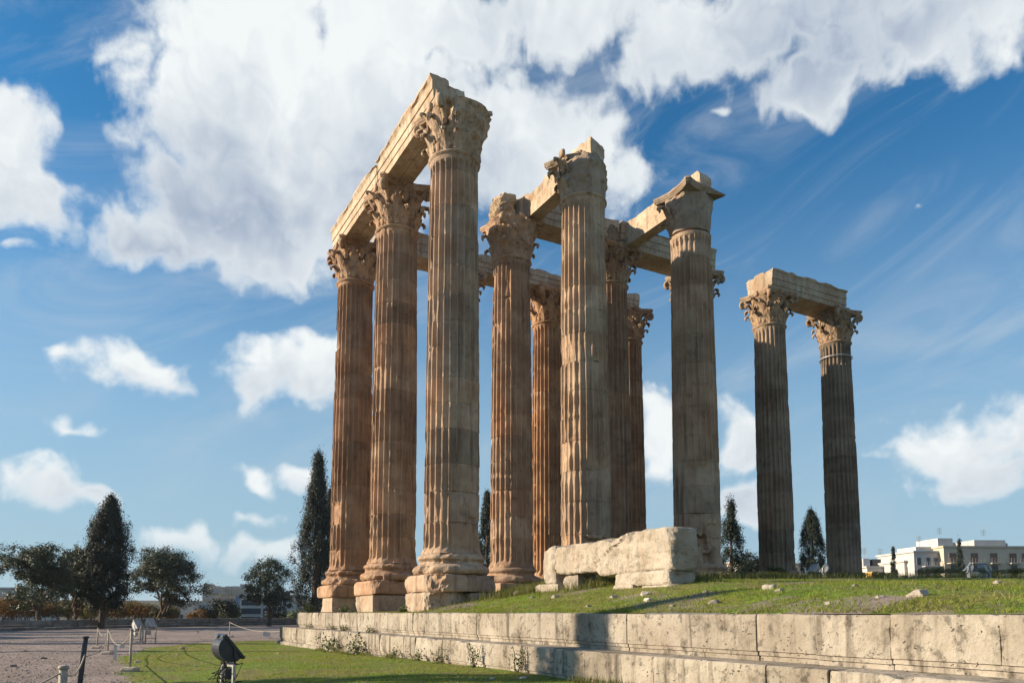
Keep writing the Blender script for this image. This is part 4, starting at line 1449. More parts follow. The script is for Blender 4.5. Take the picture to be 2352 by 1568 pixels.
names = ["rust orange bush at the far left behind the court wall", "orange brown bush behind the leftmost olive trunk", "yellowing bush behind the wall left of the broad cypress", "olive-brown bush right behind the broad cypress trunk",
         "yellow-green thicket behind the wall between cypress and forked olive", "brownish bush behind the forked olive trunk", "small orange bush right of the forked olive", "golden bush in front of the low white houses",
         "green-brown bush between the two orange bushes at the far left", "dull green bush right of the leftmost olive trunk", "ochre bush just left of the broad cypress trunk", "dull yellow bush right of the broad cypress", "thin brown bush left of the forked olive trunk", "dark bush right under the forked olive's crown"]
for k, (px, py, w) in enumerate(((5, 1368, 6.5), (72, 1380, 6.0), (150, 1376, 7.0), (205, 1382, 5.0), (262, 1378, 7.0), (325, 1384, 6.0), (408, 1400, 2.6), (452, 1404, 3.0), (40, 1376, 6.0), (112, 1384, 6.0), (180, 1380, 5.5), (236, 1382, 5.5), (295, 1384, 6.0), (372, 1392, 4.5))):
    Y = 90 + 3 * (k % 4)
    a_, b_ = ray(px, py)
    z = float(court_z(a_ * Y, Y))
    bush(names[k], (a_ * Y, Y, z), (w, 3.0, b_ * Y - z + 0.5), 240 + k, 'autumn' if k in (0, 1, 6, 7, 8, 10, 12) else 'brush', 2600, 0.21)
for k, (px, py, w, lab) in enumerate(((505, 1372, 4.5, "dark green rounded tree before the striped building"), (532, 1390, 3.6, "pale green bush left of the striped building"), (478, 1392, 4.0, "dark green tree over the low white houses"), (690, 1392, 4.5, "grey-green bush under the tall dark cypress"), (640, 1404, 3.5, "low bush at the airy olive's right"))):
    Y = 100 + 2 * k
    a_, b_ = ray(px, py)
    z = float(court_z(a_ * Y, Y))
    bush(lab, (a_ * Y, Y, z), (w, 3.5, b_ * Y - z + 0.3), 260 + k, 'shrub' if k % 2 else 'cypress', 2200, 0.26, cat="bush")
for k, (px, py, w, lab) in enumerate(((2130, 1303, 1.6, "dry bush on the mound below the white wing"), (2190, 1300, 1.8, "dry bush left of the right-hand floodlights"), (2290, 1306, 1.5, "dry bush right of the right-hand floodlights"), (2030, 1312, 1.3, "dry weed bush right of the rightmost column"),
                                      (2325, 1303, 1.2, "dark small bush at the right edge of the mound"), (1790, 1300, 1.3, "green tuft at the left pair column's foot"), (1650, 1312, 1.2, "weed clump at the grey column's foot"), (1960, 1313, 1.5, "brown weed bush at the rightmost column's foot"))):
    Y = (44, 44, 44, 43, 43.5, 38.0, 29.4, 42)[k]
    a_, b_ = ray(px, py)
    z = float(mound_z(a_ * Y, Y))
    bush(lab, (a_ * Y, Y, z - 0.05), (w, 1.0, max(0.35, b_ * Y - z + 0.1)), 280 + k, 'dry' if k != 5 else 'shrub', 900, 0.09, group="weeds on the mound", flat=0.6)


# weeds at the foot of the steps
def weed(label, loc, h, w, seed, n=140, leaf=0.07):
    rs = np.random.default_rng(seed)
    root = thing("weed", label, "weed", tuple(loc), 0.0, "weeds along the temple steps")
    B = Bag()
    C = []
    for k in range(9):
        a = rs.uniform(0, 2 * np.pi)
        tip = np.array([math.cos(a) * w * 0.5 * rs.random(), math.sin(a) * w * 0.5 * rs.random(), h * rs.uniform(0.5, 1.0)])
        P_ = branch_path((tip[0] * 0.2, tip[1] * 0.2, -0.03), tip, rs, 0.15)
        V, F = tube(P_, 0.006, 4)
        B.add(V, F)
        t = rs.random((n // 9, 1))
        C.append(P_[0] + (P_[-1] - P_[0]) * t + rs.normal(size=(n // 9, 3)) * w * 0.10)
    obj("stem", B.mesh("stem"), M['tall_blade'], root)
    V, F = leaf_quads(np.concatenate(C), leaf, rs, 1.8)
    obj("foliage", mesh("foliage", V, F), M['shrub'], root)


wl = [(764, 1490, 0.55, 1.6, "large leafy weed at the steps' foot left of its neighbour"), (822, 1492, 0.55, 1.3, "leafy weed at the steps' foot right of the large one"), (905, 1512, 0.35, 0.5, "small weed at the steps' foot, third from the far corner"),
      (1010, 1524, 0.5, 0.5, "upright weed at the steps' foot left of the shadow"), (1090, 1532, 0.6, 0.45, "tall thin weed just left of the shadow on the steps"), (1185, 1546, 0.6, 0.5, "thin weed inside the shadow at the steps' foot"), (960, 1518, 0.35, 0.5, "low weed midway along the lit lower step")]
for k, (px, py, h, w, lab) in enumerate(wl):
    # foot of the lowest course
    a_, b_ = ray(px, py)
    best = min(np.linspace(8, 40, 1500), key=lambda Y: abs(te(a_ * Y, Y)[1] + 0.80))
    weed(lab, (a_ * best, best, float(court_z(a_ * best, best))), h, w, 300 + k, 260 if k < 2 else 120, 0.11 if k < 2 else 0.06)
for k, (t_, lab, h) in enumerate(((3.0, "weed tuft on the lower tread near the far corner", 0.16), (6.5, "weed tuft on the lower tread below the middle outer column", 0.18), (8.3, "weed tuft on the lower tread, largest one", 0.22), (11.5, "weed tuft on the lower tread left of the tallest column", 0.2))):
    x_, y_ = xy_of(t_, -0.10)
    weed(lab, (x_, y_, STYLO - 0.68), h, 0.7, 320 + k, 160, 0.06)
for k, (t_, e_, lab, h) in enumerate(((0.55, 0.5, "green weed at the leftmost foundation block's corner", 0.45), (6.2, 0.55, "weed between the leftmost and middle foundation blocks", 0.3), (12.4, 0.7, "weed right of the squared foundation block", 0.28))):
    x_, y_ = xy_of(t_, e_)
    weed(lab, (x_, y_, STYLO), h, 0.6, 330 + k, 200, 0.09)


# ---- grass
def blades(name, X, Y, Z, h, wd, seed, mat, label, lean=0.5):
    rs = np.random.default_rng(seed)
    n = len(X)
    a = rs.uniform(0, 2 * np.pi, n)
    hh = h * rs.uniform(0.45, 1.3, n)
    ww = wd * rs.uniform(0.6, 1.4, n)
    base = np.stack([X, Y, Z - 0.01], 1)
    side = np.stack([np.cos(a), np.sin(a), np.zeros(n)], 1) * ww[:, None]
    tip = base + np.stack([rs.normal(size=n) * lean * hh, rs.normal(size=n) * lean * hh, hh], 1)
    V = np.stack([base - side, base + side, tip], 1).reshape(-1, 3)
    o = obj(name, mesh(name, V, np.arange(3 * n).reshape(n, 3)), M[mat])
    o["kind"] = "stuff"
    o["label"] = label
    return o


rs = np.random.default_rng(77)
# lawn: denser near the camera
n = 150000
yy = 12 + 32 * rs.random(n) ** 1.5
xx = rs.uniform(-16, 7, n)
tt, ee = te(xx, yy)
pz = np.stack([xx * 1.1, yy * 1.1, xx * 0], 1)
keep = (ee < -0.80) & (turf_value(xx, yy) > 0.5 + 0.25 * fbm(pz, 2, 3)) & (rs.random(n) < 0.25 + 0.75 * smooth(fbm(pz * 0.6, 3, 21), -0.35, 0.25))
xx, yy = xx[keep], yy[keep]
blades("lawn_grass", xx, yy, court_z(xx, yy), 0.055, 0.008, 1, 'blade', "short bright green grass of the lawn beside the steps", 0.8)
n = 150000
t_ = rs.uniform(8, 42, n)
e_ = 0.36 + 20 * rs.random(n) ** 1.8
xx, yy = xy_of(t_, e_)
pz = np.stack([xx * 1.3, yy * 1.3, xx * 0], 1)
keep = (yy > 6) & (yy < 46) & (rs.random(n) < 0.30 + 0.7 * smooth(fbm(pz, 3, 23), -0.3, 0.3))
xx, yy = xx[keep], yy[keep]
blades("mound_grass", xx, yy, mound_z(xx, yy), 0.06, 0.008, 2, 'blade', "short patchy grass covering the earth mound", 0.8)
n = 60000
t_ = rs.uniform(8, 42, n)
e_ = 0.36 + 20 * rs.random(n) ** 1.8
xx, yy = xy_of(t_, e_)
pz = np.stack([xx * 1.1, yy * 1.1, xx * 0], 1)
keep = (yy > 6) & (yy < 46) & (rs.random(n) < smooth(fbm(pz, 3, 43), 0.0, 0.35))
blades("dry_grass", xx[keep], yy[keep], mound_z(xx[keep], yy[keep]), 0.075, 0.007, 8, 'dry', "patches of dry straw-coloured grass on the earth mound", 0.7)
# longer grass near the column feet and along the crest
C_, H_ = [], []
for (x0, y0, sx, sy, n_) in ((0.6, 24.2, 1.6, 0.8, 2600), (1.9, 24.6, 1.2, 0.6, 1200), (3.2, 21.9, 1.8, 0.5, 1800), (4.4, 20.0, 0.8, 0.6, 900), (6.0, 26.5, 1.6, 0.8, 1200), (12.6, 37.0, 1.3, 0.6, 1600), (15.5, 38.0, 4.0, 1.0, 1800), (24, 42, 7.0, 1.0, 2600), (10, 33, 3.0, 0.8, 1600)):
    C_.append(np.stack([rs.normal(x0, sx * 0.5, n_), rs.normal(y0, sy * 0.5, n_)], 1))
C_ = np.concatenate(C_)
blades("tall_grass", C_[:, 0], C_[:, 1], mound_z(C_[:, 0], C_[:, 1]), 0.30, 0.010, 3, 'tall_blade', "longer grass tufts around the column feet and the fallen blocks", 0.3)
n = 5000
t_ = rs.uniform(6, 30, n); e_ = rs.normal(-0.86, 0.05, n)
xx, yy = xy_of(t_, e_)
k_ = rs.random(n) < smooth(fbm(np.stack([t_ * 0.9, t_ * 0, t_ * 0], 1), 2, 31), -0.1, 0.5)
blades("step_grass", xx[k_], yy[k_], court_z(xx[k_], yy[k_]), 0.16, 0.008, 4, 'tall_blade', "ragged grass fringe growing along the foot of the steps", 0.25)

# pebbles strewn over the gravel
n = 9000
yy = 13 + 40 * rs.random(n) ** 1.6
xx = -0.72 * yy * rs.random(n) ** 0.7 - 1.0
k_ = turf_value(xx, yy) < 0.45 + 0.3 * rs.random(n)
xx, yy = xx[k_], yy[k_]
n = len(xx)
r_ = rs.uniform(0.012, 0.045, n)[:, None]
c_ = np.stack([xx, yy, court_z(xx, yy)], 1)
tet = np.array([[1, 0, -0.2], [-0.5, 0.87, -0.2], [-0.5, -0.87, -0.2], [0.1, 0.1, 0.75]])
a_ = rs.uniform(0, 2 * np.pi, n)
ca_, sa_ = np.cos(a_)[:, None], np.sin(a_)[:, None]
V = np.stack([np.stack([tet[None, :, 0] * ca_ - tet[None, :, 1] * sa_, tet[None, :, 0] * sa_ + tet[None, :, 1] * ca_, np.broadcast_to(tet[None, :, 2], (n, 4))], -1) * r_[:, :, None] + c_[:, None, :]], 0).reshape(-1, 3)
F_ = (np.arange(n) * 4)[:, None, None] + np.array([[0, 1, 3], [1, 2, 3], [2, 0, 3]])[None]
o = obj("gravel", mesh("gravel", V, F_.reshape(-1, 3)), M['field_stone'])
o["kind"] = "stuff"
o["label"] = "loose pebbles strewn over the pinkish gravel court"


# ------------------------------------------------------------------ loose stones
def stone(label, loc, size, seed, mat='field_stone', tint=(1, 1, 1), sink=0.3):
    V, F = rock_box(size, min(size) / 3.5, min(size) * 0.14, seed, min(size) * 0.3, [((0.5, 0.3, 1), size[2] * 0.42, 0.02), ((-1, 0.2, 0.6), size[0] * 0.42, 0.02)], freq=2.0 / max(size))
    o = obj("stone", mesh("stone", V, F), M[mat], loc=(loc[0], loc[1], loc[2] + size[2] * (0.5 - sink)), rotz=random.uniform(0, 3), tint=tint)
    return tag(o, label, "stone", "loose stones in the grass")


ms = [(1196, 1365, 0.55, "largest grey rock in the grass right of the tallest column", 0.9), (1480, 1366, 0.30, "bright white stone in the grass below the fallen architrave", 1.5), (1408, 1372, 0.22, "buff stone below the gap under the fallen architrave", 1.0),
      (1768, 1352, 0.34, "flat pale stone below the left pair column", 1.3), (1790, 1356, 0.22, "small flat stone beside the flat pale one", 1.2), (2066, 1325, 0.45, "long flat white stone near the mound's crest", 1.4), (2108, 1367, 0.30, "pale stone lower right on the mound", 1.3),
      (2194, 1321, 0.22, "pale stone below the right-hand floodlights", 1.3), (1620, 1360, 0.16, "small stone left of the mound's middle", 1.1), (1640, 1385, 0.22, "pebble-like stone in the shadow on the mound", 1.0), (1490, 1380, 0.24, "bluish white stone in the shadow on the mound", 1.4),
      (1900, 1388, 0.18, "small stone near the top step's edge at centre right", 1.1), (2290, 1340, 0.2, "small stone near the right edge of the mound", 1.1), (1275, 1372, 0.26, "flat buff stone right of the grey rock", 1.0), (1222, 1372, 0.2, "small dark stone touching the grey rock", 0.7),
      (2020, 1372, 0.14, "tiny pale stone midway down the mound's right half", 1.2), (1960, 1345, 0.16, "tiny stone below the rightmost column", 1.1), (1545, 1392, 0.16, "small stone at the step edge in the shadow", 1.0), (1350, 1393, 0.18, "small grey stone at the step edge", 0.9)]
for k, (px, py, s, lab, tn) in enumerate(ms):
    p = mound_point(px, py)
    s *= 0.8
    stone(lab, p, (s, s * random.uniform(0.6, 0.9), s * random.uniform(0.35, 0.6)), 400 + k, tint=(tn, tn, tn))
cs = [(415, 1489, 0.35, "buff block lying on the lawn behind the near floodlight", 1.0), (408, 1503, 0.16, "small stone on the lawn left of the near floodlight", 0.9), (640, 1500, 0.16, "small stone on the lawn below the steps' far corner", 1.0), (1130, 1558, 0.16, "white scrap stone in the lawn's shadow", 1.4),
      (1200, 1557, 0.18, "white stone in the lawn's shadow near the steps", 1.4), (1080, 1560, 0.12, "small grey stone in the lawn's shadow", 0.9), (450, 1530, 0.14, "stone beside the near floodlight's foot", 1.0), (700, 1512, 0.12, "pebble on the lawn left of the large weed", 1.0), (318, 1520, 0.25, "pale concrete lump beside the tallest rope post", 1.2),
      (60, 1495, 0.22, "flat stone on the gravel at the far left", 0.8), (100, 1512, 0.25, "flat dark stone on the gravel at the left", 0.6), (30, 1530, 0.3, "flat stone on the near gravel at the left edge", 0.7)]
for k, (px, py, s, lab, tn) in enumerate(cs):
    p = court_point(px, py)
    s *= 0.8
    stone(lab, p, (s, s * 0.7, s * 0.4), 430 + k, tint=(tn, tn, tn))


# ------------------------------------------------------------------ court wall, stone by stone
wp = [court_point(-160, 1456), court_point(0, 1447), court_point(300, 1440), court_point(650, 1434.5), court_point(720, 1434)]
cw = thing("court_wall", "low grey stone wall closing the gravel court behind the trees", "wall", tuple(wp[0]))
cw["kind"] = "thing"
wall_meshes = []
for k in range(6):
    V, F = rock_box((1.0, 0.45, 1.0), 0.3, 0.02, 460 + k, 0.04)
    wall_meshes.append(mesh("wall_stone", V, F))
rw = random.Random(5)
for a_, b_ in zip(wp[:-1], wp[1:]):
    d_ = Vector((b_.x - a_.x, b_.y - a_.y, 0))
    L = d_.length
    d_.normalize()
    rz = math.atan2(d_.y, d_.x)
    zb = a_.z
    for row, (h, z0, lo, hi) in enumerate(((0.36, -0.15, 0.6, 1.3), (0.22, 0.215, 0.5, 1.1), (0.40, 0.44, 1.6, 2.8))):
        x = 0.0
        while x < L - 0.2:
            ln = min(rw.uniform(lo, hi), L - x)
            me = wall_meshes[rw.randrange(6)]
            q = a_ + d_ * (x + ln / 2)
            z = float(court_z(q.x, q.y))
            o = obj("wall_stone", me, M['wallstone'], cw, loc=(q.x - wp[0].x, q.y - wp[0].y, z + z0 + h / 2 - wp[0].z), rotz=rz, tint=tuple([rw.uniform(0.75, 1.15) * (1.05 if row == 2 else 0.9)] * 3))
            o.scale = (ln - 0.02, 1.0 if row < 2 else 1.15, h - 0.015)
            x += ln


# ------------------------------------------------------------------ rope posts
def post(label, p, h, foot=True, mat='post', r=0.032, lean=(0, 0), square=False):
    root = thing("rope_post", label, "post", tuple(p), 0.0, "posts of the rope barrier")
    V, F = tube([(0, 0, 0.0), (lean[0] * 0.5, lean[1] * 0.5, h * 0.5), (lean[0], lean[1], h)], r, 8)
    obj("pole", mesh("pole", V, F, True), M[mat], root)
    V, F = tube([(lean[0], lean[1], h - 0.01), (lean[0], lean[1], h + 0.025)], [r * 1.35, r * 1.2], 8)
    obj("cap", mesh("cap", V, F, True), M[mat], root)
    if foot:
        V, F = rock_box((0.42, 0.30, 0.13), 0.07, 0.012, int(p.x * 10) & 255, 0.05)
        obj("foot", mesh("foot", V, F), M['concrete'], root, loc=(0, 0, 0.05))
    return Vector((p.x + lean[0], p.y + lean[1], p.z + h))


def post_px(label, px, py_base, py_top, **kw):
    p = court_point(px, py_base)
    return post(label, p, ray(px, py_top)[1] * p.y - p.z, **kw)


t3 = post_px("pale rope post with slab foot, leftmost of the far cluster", 223, 1488.6, 1442)
t4 = post_px("pale rope post with concrete foot at the lawn's corner", 247, 1502, 1445)
t5 = post_px("tallest-looking pale rope post with concrete foot, right of the lawn's corner", 298, 1541, 1446)
t6 = post_px("pale rope post just behind the twin floodlights", 322, 1478, 1433)
t7 = post_px("lone pale rope post at the far edge of the lawn", 527, 1462.5, 1427)
q = at(188, 1568, 14.2)
zq = float(court_z(q.x, q.y))
t1 = post("dark slanting rope post at the lower left", Vector((q.x - 0.05, q.y, zq)), at(197, 1463, 14.2).z - zq, foot=False, mat='post_dark', r=0.045, lean=(at(197, 1463, 14.2).x - q.x + 0.05, 0))
q = at(146, 1533, 8.6)
zq = float(court_z(q.x, q.y))
t2 = post("pale short bollard cut by the bottom left edge", Vector((q.x, q.y, zq)), q.z - zq, foot=False, r=0.045)
q = at(668, 1420, 44)
t8 = Vector((q.x, q.y, q.z))


def rope(label, a, b, sag, r=0.011):
    P_ = [a.lerp(b, k) - Vector((0, 0, sag * 4 * k * (1 - k))) for k in np.linspace(0, 1, 18)]
    V, F = tube([tuple(x) for x in P_], r, 5)
    tag(obj("rope", mesh("rope", V, F, True), M['rope']), label, "rope", "ropes strung between the posts")
    return P_


d0 = Vector((0, 0, -0.04))
rope("short slack rope between the two leftmost far posts", t3 + d0, t4 + d0, 0.22)
r45 = rope("slack rope between the lawn's corner posts, carrying two white cards", t4 + d0, t5 + d0, 0.42)
rope("thin rope from the dark slanting post to the lawn's corner post", t1 + Vector((0, 0, -0.35)), t4 + Vector((0, 0, -0.35)), 0.12)
rope("rope hanging from the dark slanting post to the short bollard", t1 + Vector((0, 0, -0.3)), t2 + d0, 0.18)
rope("rope from the short bollard running out of the picture", t2 + d0, t2 + Vector((-0.8, -1.6, -0.5)), 0.1)
rope("slack rope between the twin floodlights' post and the tall pale post", t6 + d0, t5 + d0, 0.3)
r67 = rope("long rope from the twin floodlights to the lone far post", t6 + d0, t7 + d0, 0.42, 0.014)
x8, y8 = xy_of(-0.8, -0.9)
p8 = Vector((x8, y8, float(court_z(x8, y8)) + 0.95))
post("rope post hidden behind the step's far corner", Vector((x8 + 1.2, y8 + 1.5, float(court_z(x8, y8)))), 0.95)
r78 = rope("long rope from the lone far post towards the step's far corner", t7 + d0, Vector((x8 + 1.2, y8 + 1.5, float(court_z(x8, y8)) + 0.9)), 0.45, 0.014)


def card(label, p, w, h):
    V, F = box_lattice(1, 1, 1)
    o = obj("sign_card", mesh("sign_card", V * np.array((w, 0.012, h)), [F]), M['tagwhite'], loc=(p.x, p.y, p.z - h / 2 + 0.01))
    tag(o, label, "card", "white cards hanging on the ropes")


card("long white card strip hanging from the slack corner rope", r45[7], 0.10, 0.62)
card("small white card on the slack rope near the tall pale post", r45[12], 0.12, 0.14)
card("tiny white card midway on the long rope", r67[10], 0.10, 0.14)
card("white card on the rope near the step's far corner", r78[9], 0.40, 0.26)


# ------------------------------------------------------------------ floodlights
def floodlight(label, p, rotz, tilt, leg=0.65, w=0.42, cable=True, pale=False):
    """trough-shaped lamp on a welded stand; the glass looks along local +x after the tilt"""
    root = thing("floodlight", label, "floodlight", tuple(p), rotz, "site floodlights")
    mt = M['metal_pale'] if pale else M['metal_dark']
    # housing: half-round trough closed by two cheeks, behind a flat glass frame
    prof = []
    for a in np.linspace(-95, 95, 15):
        prof.append((-0.06 - 0.20 * math.cos(R(a)), 0.235 * math.sin(R(a))))
    prof = [(0.0, -0.245)] + prof + [(0.0, 0.245)]
    prof = np.array(prof)
    n = len(prof)
    V = np.concatenate([np.stack([prof[:, 0], np.full(n, s * w / 2), prof[:, 1]], 1) for s in (-1, 1)])
    side = np.array([[k, (k + 1) % n, n + (k + 1) % n, n + k] for k in range(n)])
    F = [side, np.arange(n)[None, ::-1], (np.arange(n) + n)[None, :]]
    Rt = Matrix.Rotation(-tilt, 4, 'Y')

    def tr(V_):
        return np.asarray(V_) @ np.array(Rt)[:3, :3].T + np.array([0, 0, leg + 0.30])
    h_ = obj("housing", mesh("housing", tr(V), F), mt, root)
    B = Bag()
    for (y, z, sy, sz) in ((0, 0.255, w + 0.06, 0.04), (0, -0.255, w + 0.06, 0.04), (w / 2 + 0.012, 0, 0.035, 0.47), (-w / 2 - 0.012, 0, 0.035, 0.47)):
        B.box((0.018, y, z), (0.045, sy, sz))
    me = B.mesh("glass_frame")
    co = np.array([v.co[:] for v in me.vertices])
    me.vertices.foreach_set("co", tr(co).astype(np.float32).ravel())
    fr = obj("glass_frame", me, mt, root)
    V, F = box_lattice(1, 1, 1)
    obj("glass", mesh("glass", tr(V * np.array((0.012, w - 0.015, 0.47)) + np.array((0.012, 0, 0))), [F]), M['lens'], fr)
    for y in (-w * 0.36, w * 0.36):
        V, F = rock_box((0.06, 0.045, 0.06), 0.03, 0.0, 1, 0.015)
        obj("clip", mesh("clip", tr(V + np.array((-0.02, y, 0.262))), F), M['chrome'], h_)
    B = Bag()
    for s in (-1, 1):
        pts = [(0.0, s * (w / 2 + 0.03), leg + 0.30), (0.02, s * (w / 2 + 0.035), leg + 0.12), (0.03, s * (w / 2 - 0.02), leg + 0.02)]
        V, F = tube(pts, 0.018, 6)
        B.add(V, F)
    B.box((0.03, 0, leg + 0.01), (0.06, w + 0.10, 0.03))
    obj("bracket", B.mesh("bracket"), mt, root)
    B = Bag()
    for s in (-1, 1):
        B.box((-0.02, s * (w / 2 + 0.10), leg / 2 - 0.03), (0.05, 0.05, leg + 0.06))
    B.box((-0.02, 0, leg - 0.02), (0.04, w + 0.24, 0.03))
    B.box((-0.02, 0, leg * 0.35), (0.03, w + 0.2, 0.03))
    obj("stand", B.mesh("stand"), M['metal_pale'], root)
    V, F = rock_box((0.14, 0.16, 0.20), 0.07, 0.004, 3, 0.02)
    obj("ballast_box", mesh("ballast_box", V + np.array((-0.06, -0.08, leg - 0.16)), F), mt, root)
    if cable:
        rs_ = np.random.default_rng(9)
        B = Bag()
        for k in range(9):
            P_ = branch_path((-0.04 + 0.05 * rs_.normal(), 0.16 * rs_.normal(), leg), (-0.05, 0.16 * rs_.normal(), 0.03), rs_, 0.5, 7)
            V, F = tube(P_, 0.009, 5)
            B.add(V, F)
        obj("cable", B.mesh("cable"), M['cable'], root)
    return root


q = at(527, 1524, 13.6)
floodlight("dark trough-shaped floodlight on a welded stand at the lawn's front", Vector((q.x, q.y, float(court_z(q.x, q.y)))), R(40), R(40), leg=max(0.3, q.z - float(court_z(q.x, q.y))), w=0.36)
p = court_point(316, 1478)
floodlight("left one of the twin floodlights on the far lawn", p, R(-30), R(40), leg=0.62, w=0.32, cable=False, pale=True)
p = court_point(346, 1476)
floodlight("right one of the twin floodlights on the far lawn", p, R(-30), R(40), leg=0.66, w=0.32, cable=False, pale=True)
for k, (px, py, Y, rz, lab, pale) in enumerate(((2222, 1313, 40.0, R(160), "rounded grey floodlight on the mound before the cream building", True), (2262, 1314, 40.5, R(20), "low floodlight right of the rounded grey one", False),
                                                (1868, 1320, 40.5, R(200), "bluish floodlight at the columnar cypress's foot", True), (1892, 1320, 40.0, R(150), "pale tilted floodlight left of the rightmost column", True))):
    a_, b_ = ray(px, py)
    floodlight(lab, Vector((a_ * Y, Y, float(mound_z(a_ * Y, Y)) - 0.05)), rz, R(40), leg=0.30, w=0.46, cable=False, pale=True)


# ------------------------------------------------------------------ buildings
M['render_cream'] = plain("cream_render", (0.47, 0.415, 0.325), 0.9, 0, 0.06, 0.8)
M['render_white'] = plain("white_render", (0.45, 0.44, 0.42), 0.9, 0, 0.06, 0.8)
M['render_grey'] = plain("grey_render", (0.40, 0.41, 0.43), 0.9, 0, 0.08, 0.8)
M['render_any'] = plain("city_render", (0.33, 0.315, 0.29), 0.9, 0, 0.12, 0.3, tinted=True)
M['shutter'] = plain("brown_shutter", (0.16, 0.10, 0.075), 0.8, 0, 0.15, 3)
M['pane'] = plain("window_glass", (0.05, 0.065, 0.08), 0.15, 0, 0.2, 1)
M['blue_panel'] = plain("blue_panel", (0.10, 0.17, 0.30), 0.5, 0, 0.1, 1)
M['ochre'] = plain("ochre_render", (0.50, 0.30, 0.08), 0.9, 0, 0.1, 1)
M['railing'] = plain("balcony_railing", (0.34, 0.32, 0.30), 0.6, 0.2, 0.1, 2)


def house(label, px0, px1, py_top, Y, z_base, depth, mat, name="apartment_building", windows=(), parapets=True, rot=0.0, roof_boxes=(), balconies=(), tint=None, group=None, cat="building"):
    """a block whose front, facing the camera, spans these columns of the photograph at distance Y.
    windows: (u0, u1, v0, v1, kind) in fractions of the front"""
    x0, x1 = ray(px0, 1404)[0] * Y, ray(px1, 1404)[0] * Y
    top = ray(1176, py_top)[1] * Y
    w_, h_ = x1 - x0, top - z_base
    root = thing(name, label, cat, ((x0 + x1) / 2, Y, z_base), rot, group)
    B = Bag().box((0, depth / 2, h_ / 2), (w_, depth, h_))
    obj("wall", B.mesh("wall"), M[mat], root, tint=tint)
    if parapets:
        B = Bag().box((0, depth / 2 - 0.05, h_ + 0.16), (w_ + 0.5, depth + 0.5, 0.30))
        obj("cornice", B.mesh("cornice"), M[mat], root, tint=tint)
    for (u0, u1, v0, v1, kind) in windows:
        cx, cz = ((u0 + u1) / 2 - 0.5) * w_, (v0 + v1) / 2 * h_
        sx, sz = (u1 - u0) * w_, (v1 - v0) * h_
        B = Bag().box((cx, -0.02, cz), (sx + 0.16, 0.10, sz + 0.16))
        wn = obj("window", B.mesh("window"), M[mat if kind != 'shop' else 'railing'], root, tint=tint)
        B = Bag().box((cx, -0.05, cz), (sx, 0.10, sz))
        obj("shutter" if kind == 'shutter' else "pane", B.mesh("pane"), M['shutter' if kind == 'shutter' else 'pane'], wn)
    for (u0, u1, v) in balconies:
        cx, cz = ((u0 + u1) / 2 - 0.5) * w_, v * h_
        sx = (u1 - u0) * w_
        B = Bag().box((cx, -0.6, cz), (sx, 1.2, 0.16))
        bl = obj("balcony", B.mesh("balcony"), M[mat], root, tint=tint)
        B = Bag().box((cx, -1.18, cz + 0.95), (sx, 0.04, 0.05))
        nb = max(3, int(sx / 0.45))
        for k in range(nb + 1):
            B.box((cx - sx / 2 + sx * k / nb, -1.18, cz + 0.5), (0.04, 0.04, 0.9))
        obj("railing", B.mesh("railing"), M['railing'], bl)
    for (u0, u1, hh, m2) in roof_boxes:
        cx = ((u0 + u1) / 2 - 0.5) * w_
        B = Bag().bar((cx + 0.3, depth * 0.3, h_), (cx + 0.3, depth * 0.3, h_ + hh + 2.6), 0.05)
        for q_ in range(4):
            B.bar((cx - 0.25, depth * 0.3, h_ + hh + 1.5 + 0.3 * q_), (cx + 0.85, depth * 0.3, h_ + hh + 1.5 + 0.3 * q_), 0.03)
        obj("aerial", B.mesh("aerial"), M['railing'], root)
        V_, F_ = tube([(cx + (u1 - u0) * w_ * 0.5 + 1.0, depth * 0.35, h_ + 0.5), (cx + (u1 - u0) * w_ * 0.5 + 2.2, depth * 0.35, h_ + 0.5)], 0.42, 10)
        obj("water_tank", mesh("water_tank", V_ + np.array((0, 0, 0.45)), F_, True), M['metal_pale'], root)
        B = Bag().box((cx, depth * 0.4, h_ + 0.31 + hh / 2), ((u1 - u0) * w_, depth * 0.5, hh))
        obj("roof_room", B.mesh("roof_room"), M[m2], root, tint=tint)
    return root


win = []
for k, u in enumerate((0.06, 0.32, 0.55, 0.78, 0.98)):
    win.append((u, u + 0.085, 0.82, 0.93, 'shutter'))
    win.append((u + 0.01, u + 0.085, 0.70, 0.78, 'glass'))
house("long cream apartment building with brown shutters at the right edge", 2172, 2372, 1257, 140, -3, 14, 'render_cream', windows=win[:-2] + [(0.93, 0.99, 0.82, 0.93, 'shutter')], roof_boxes=[(0.02, 0.20, 1.6, 'render_white'), (0.46, 0.84, 1.3, 'render_white')],
      balconies=[(0.03, 0.17, 0.80), (0.29, 0.43, 0.80), (0.52, 0.66, 0.80), (0.75, 0.89, 0.80)], rot=R(3))
house("white corner building with balconies joined to the cream one", 2104, 2171, 1268, 141, -3, 12, 'render_white', windows=[(0.10, 0.24, 0.83, 0.93, 'glass'), (0.45, 0.58, 0.83, 0.93, 'glass'), (0.72, 0.86, 0.83, 0.93, 'glass'), (0.10, 0.22, 0.68, 0.78, 'shutter'), (0.42, 0.54, 0.68, 0.78, 'shutter'), (0.72, 0.84, 0.68, 0.78, 'shutter')],
      balconies=[(0.25, 0.95, 0.81)], roof_boxes=[(0.3, 0.9, 0.9, 'render_white')], rot=R(5))
house("lower white house left of the white corner building", 2082, 2104, 1290, 143, -3, 10, 'render_white', windows=[(0.2, 0.4, 0.80, 0.92, 'shutter'), (0.6, 0.8, 0.80, 0.92, 'shutter')], rot=R(4))
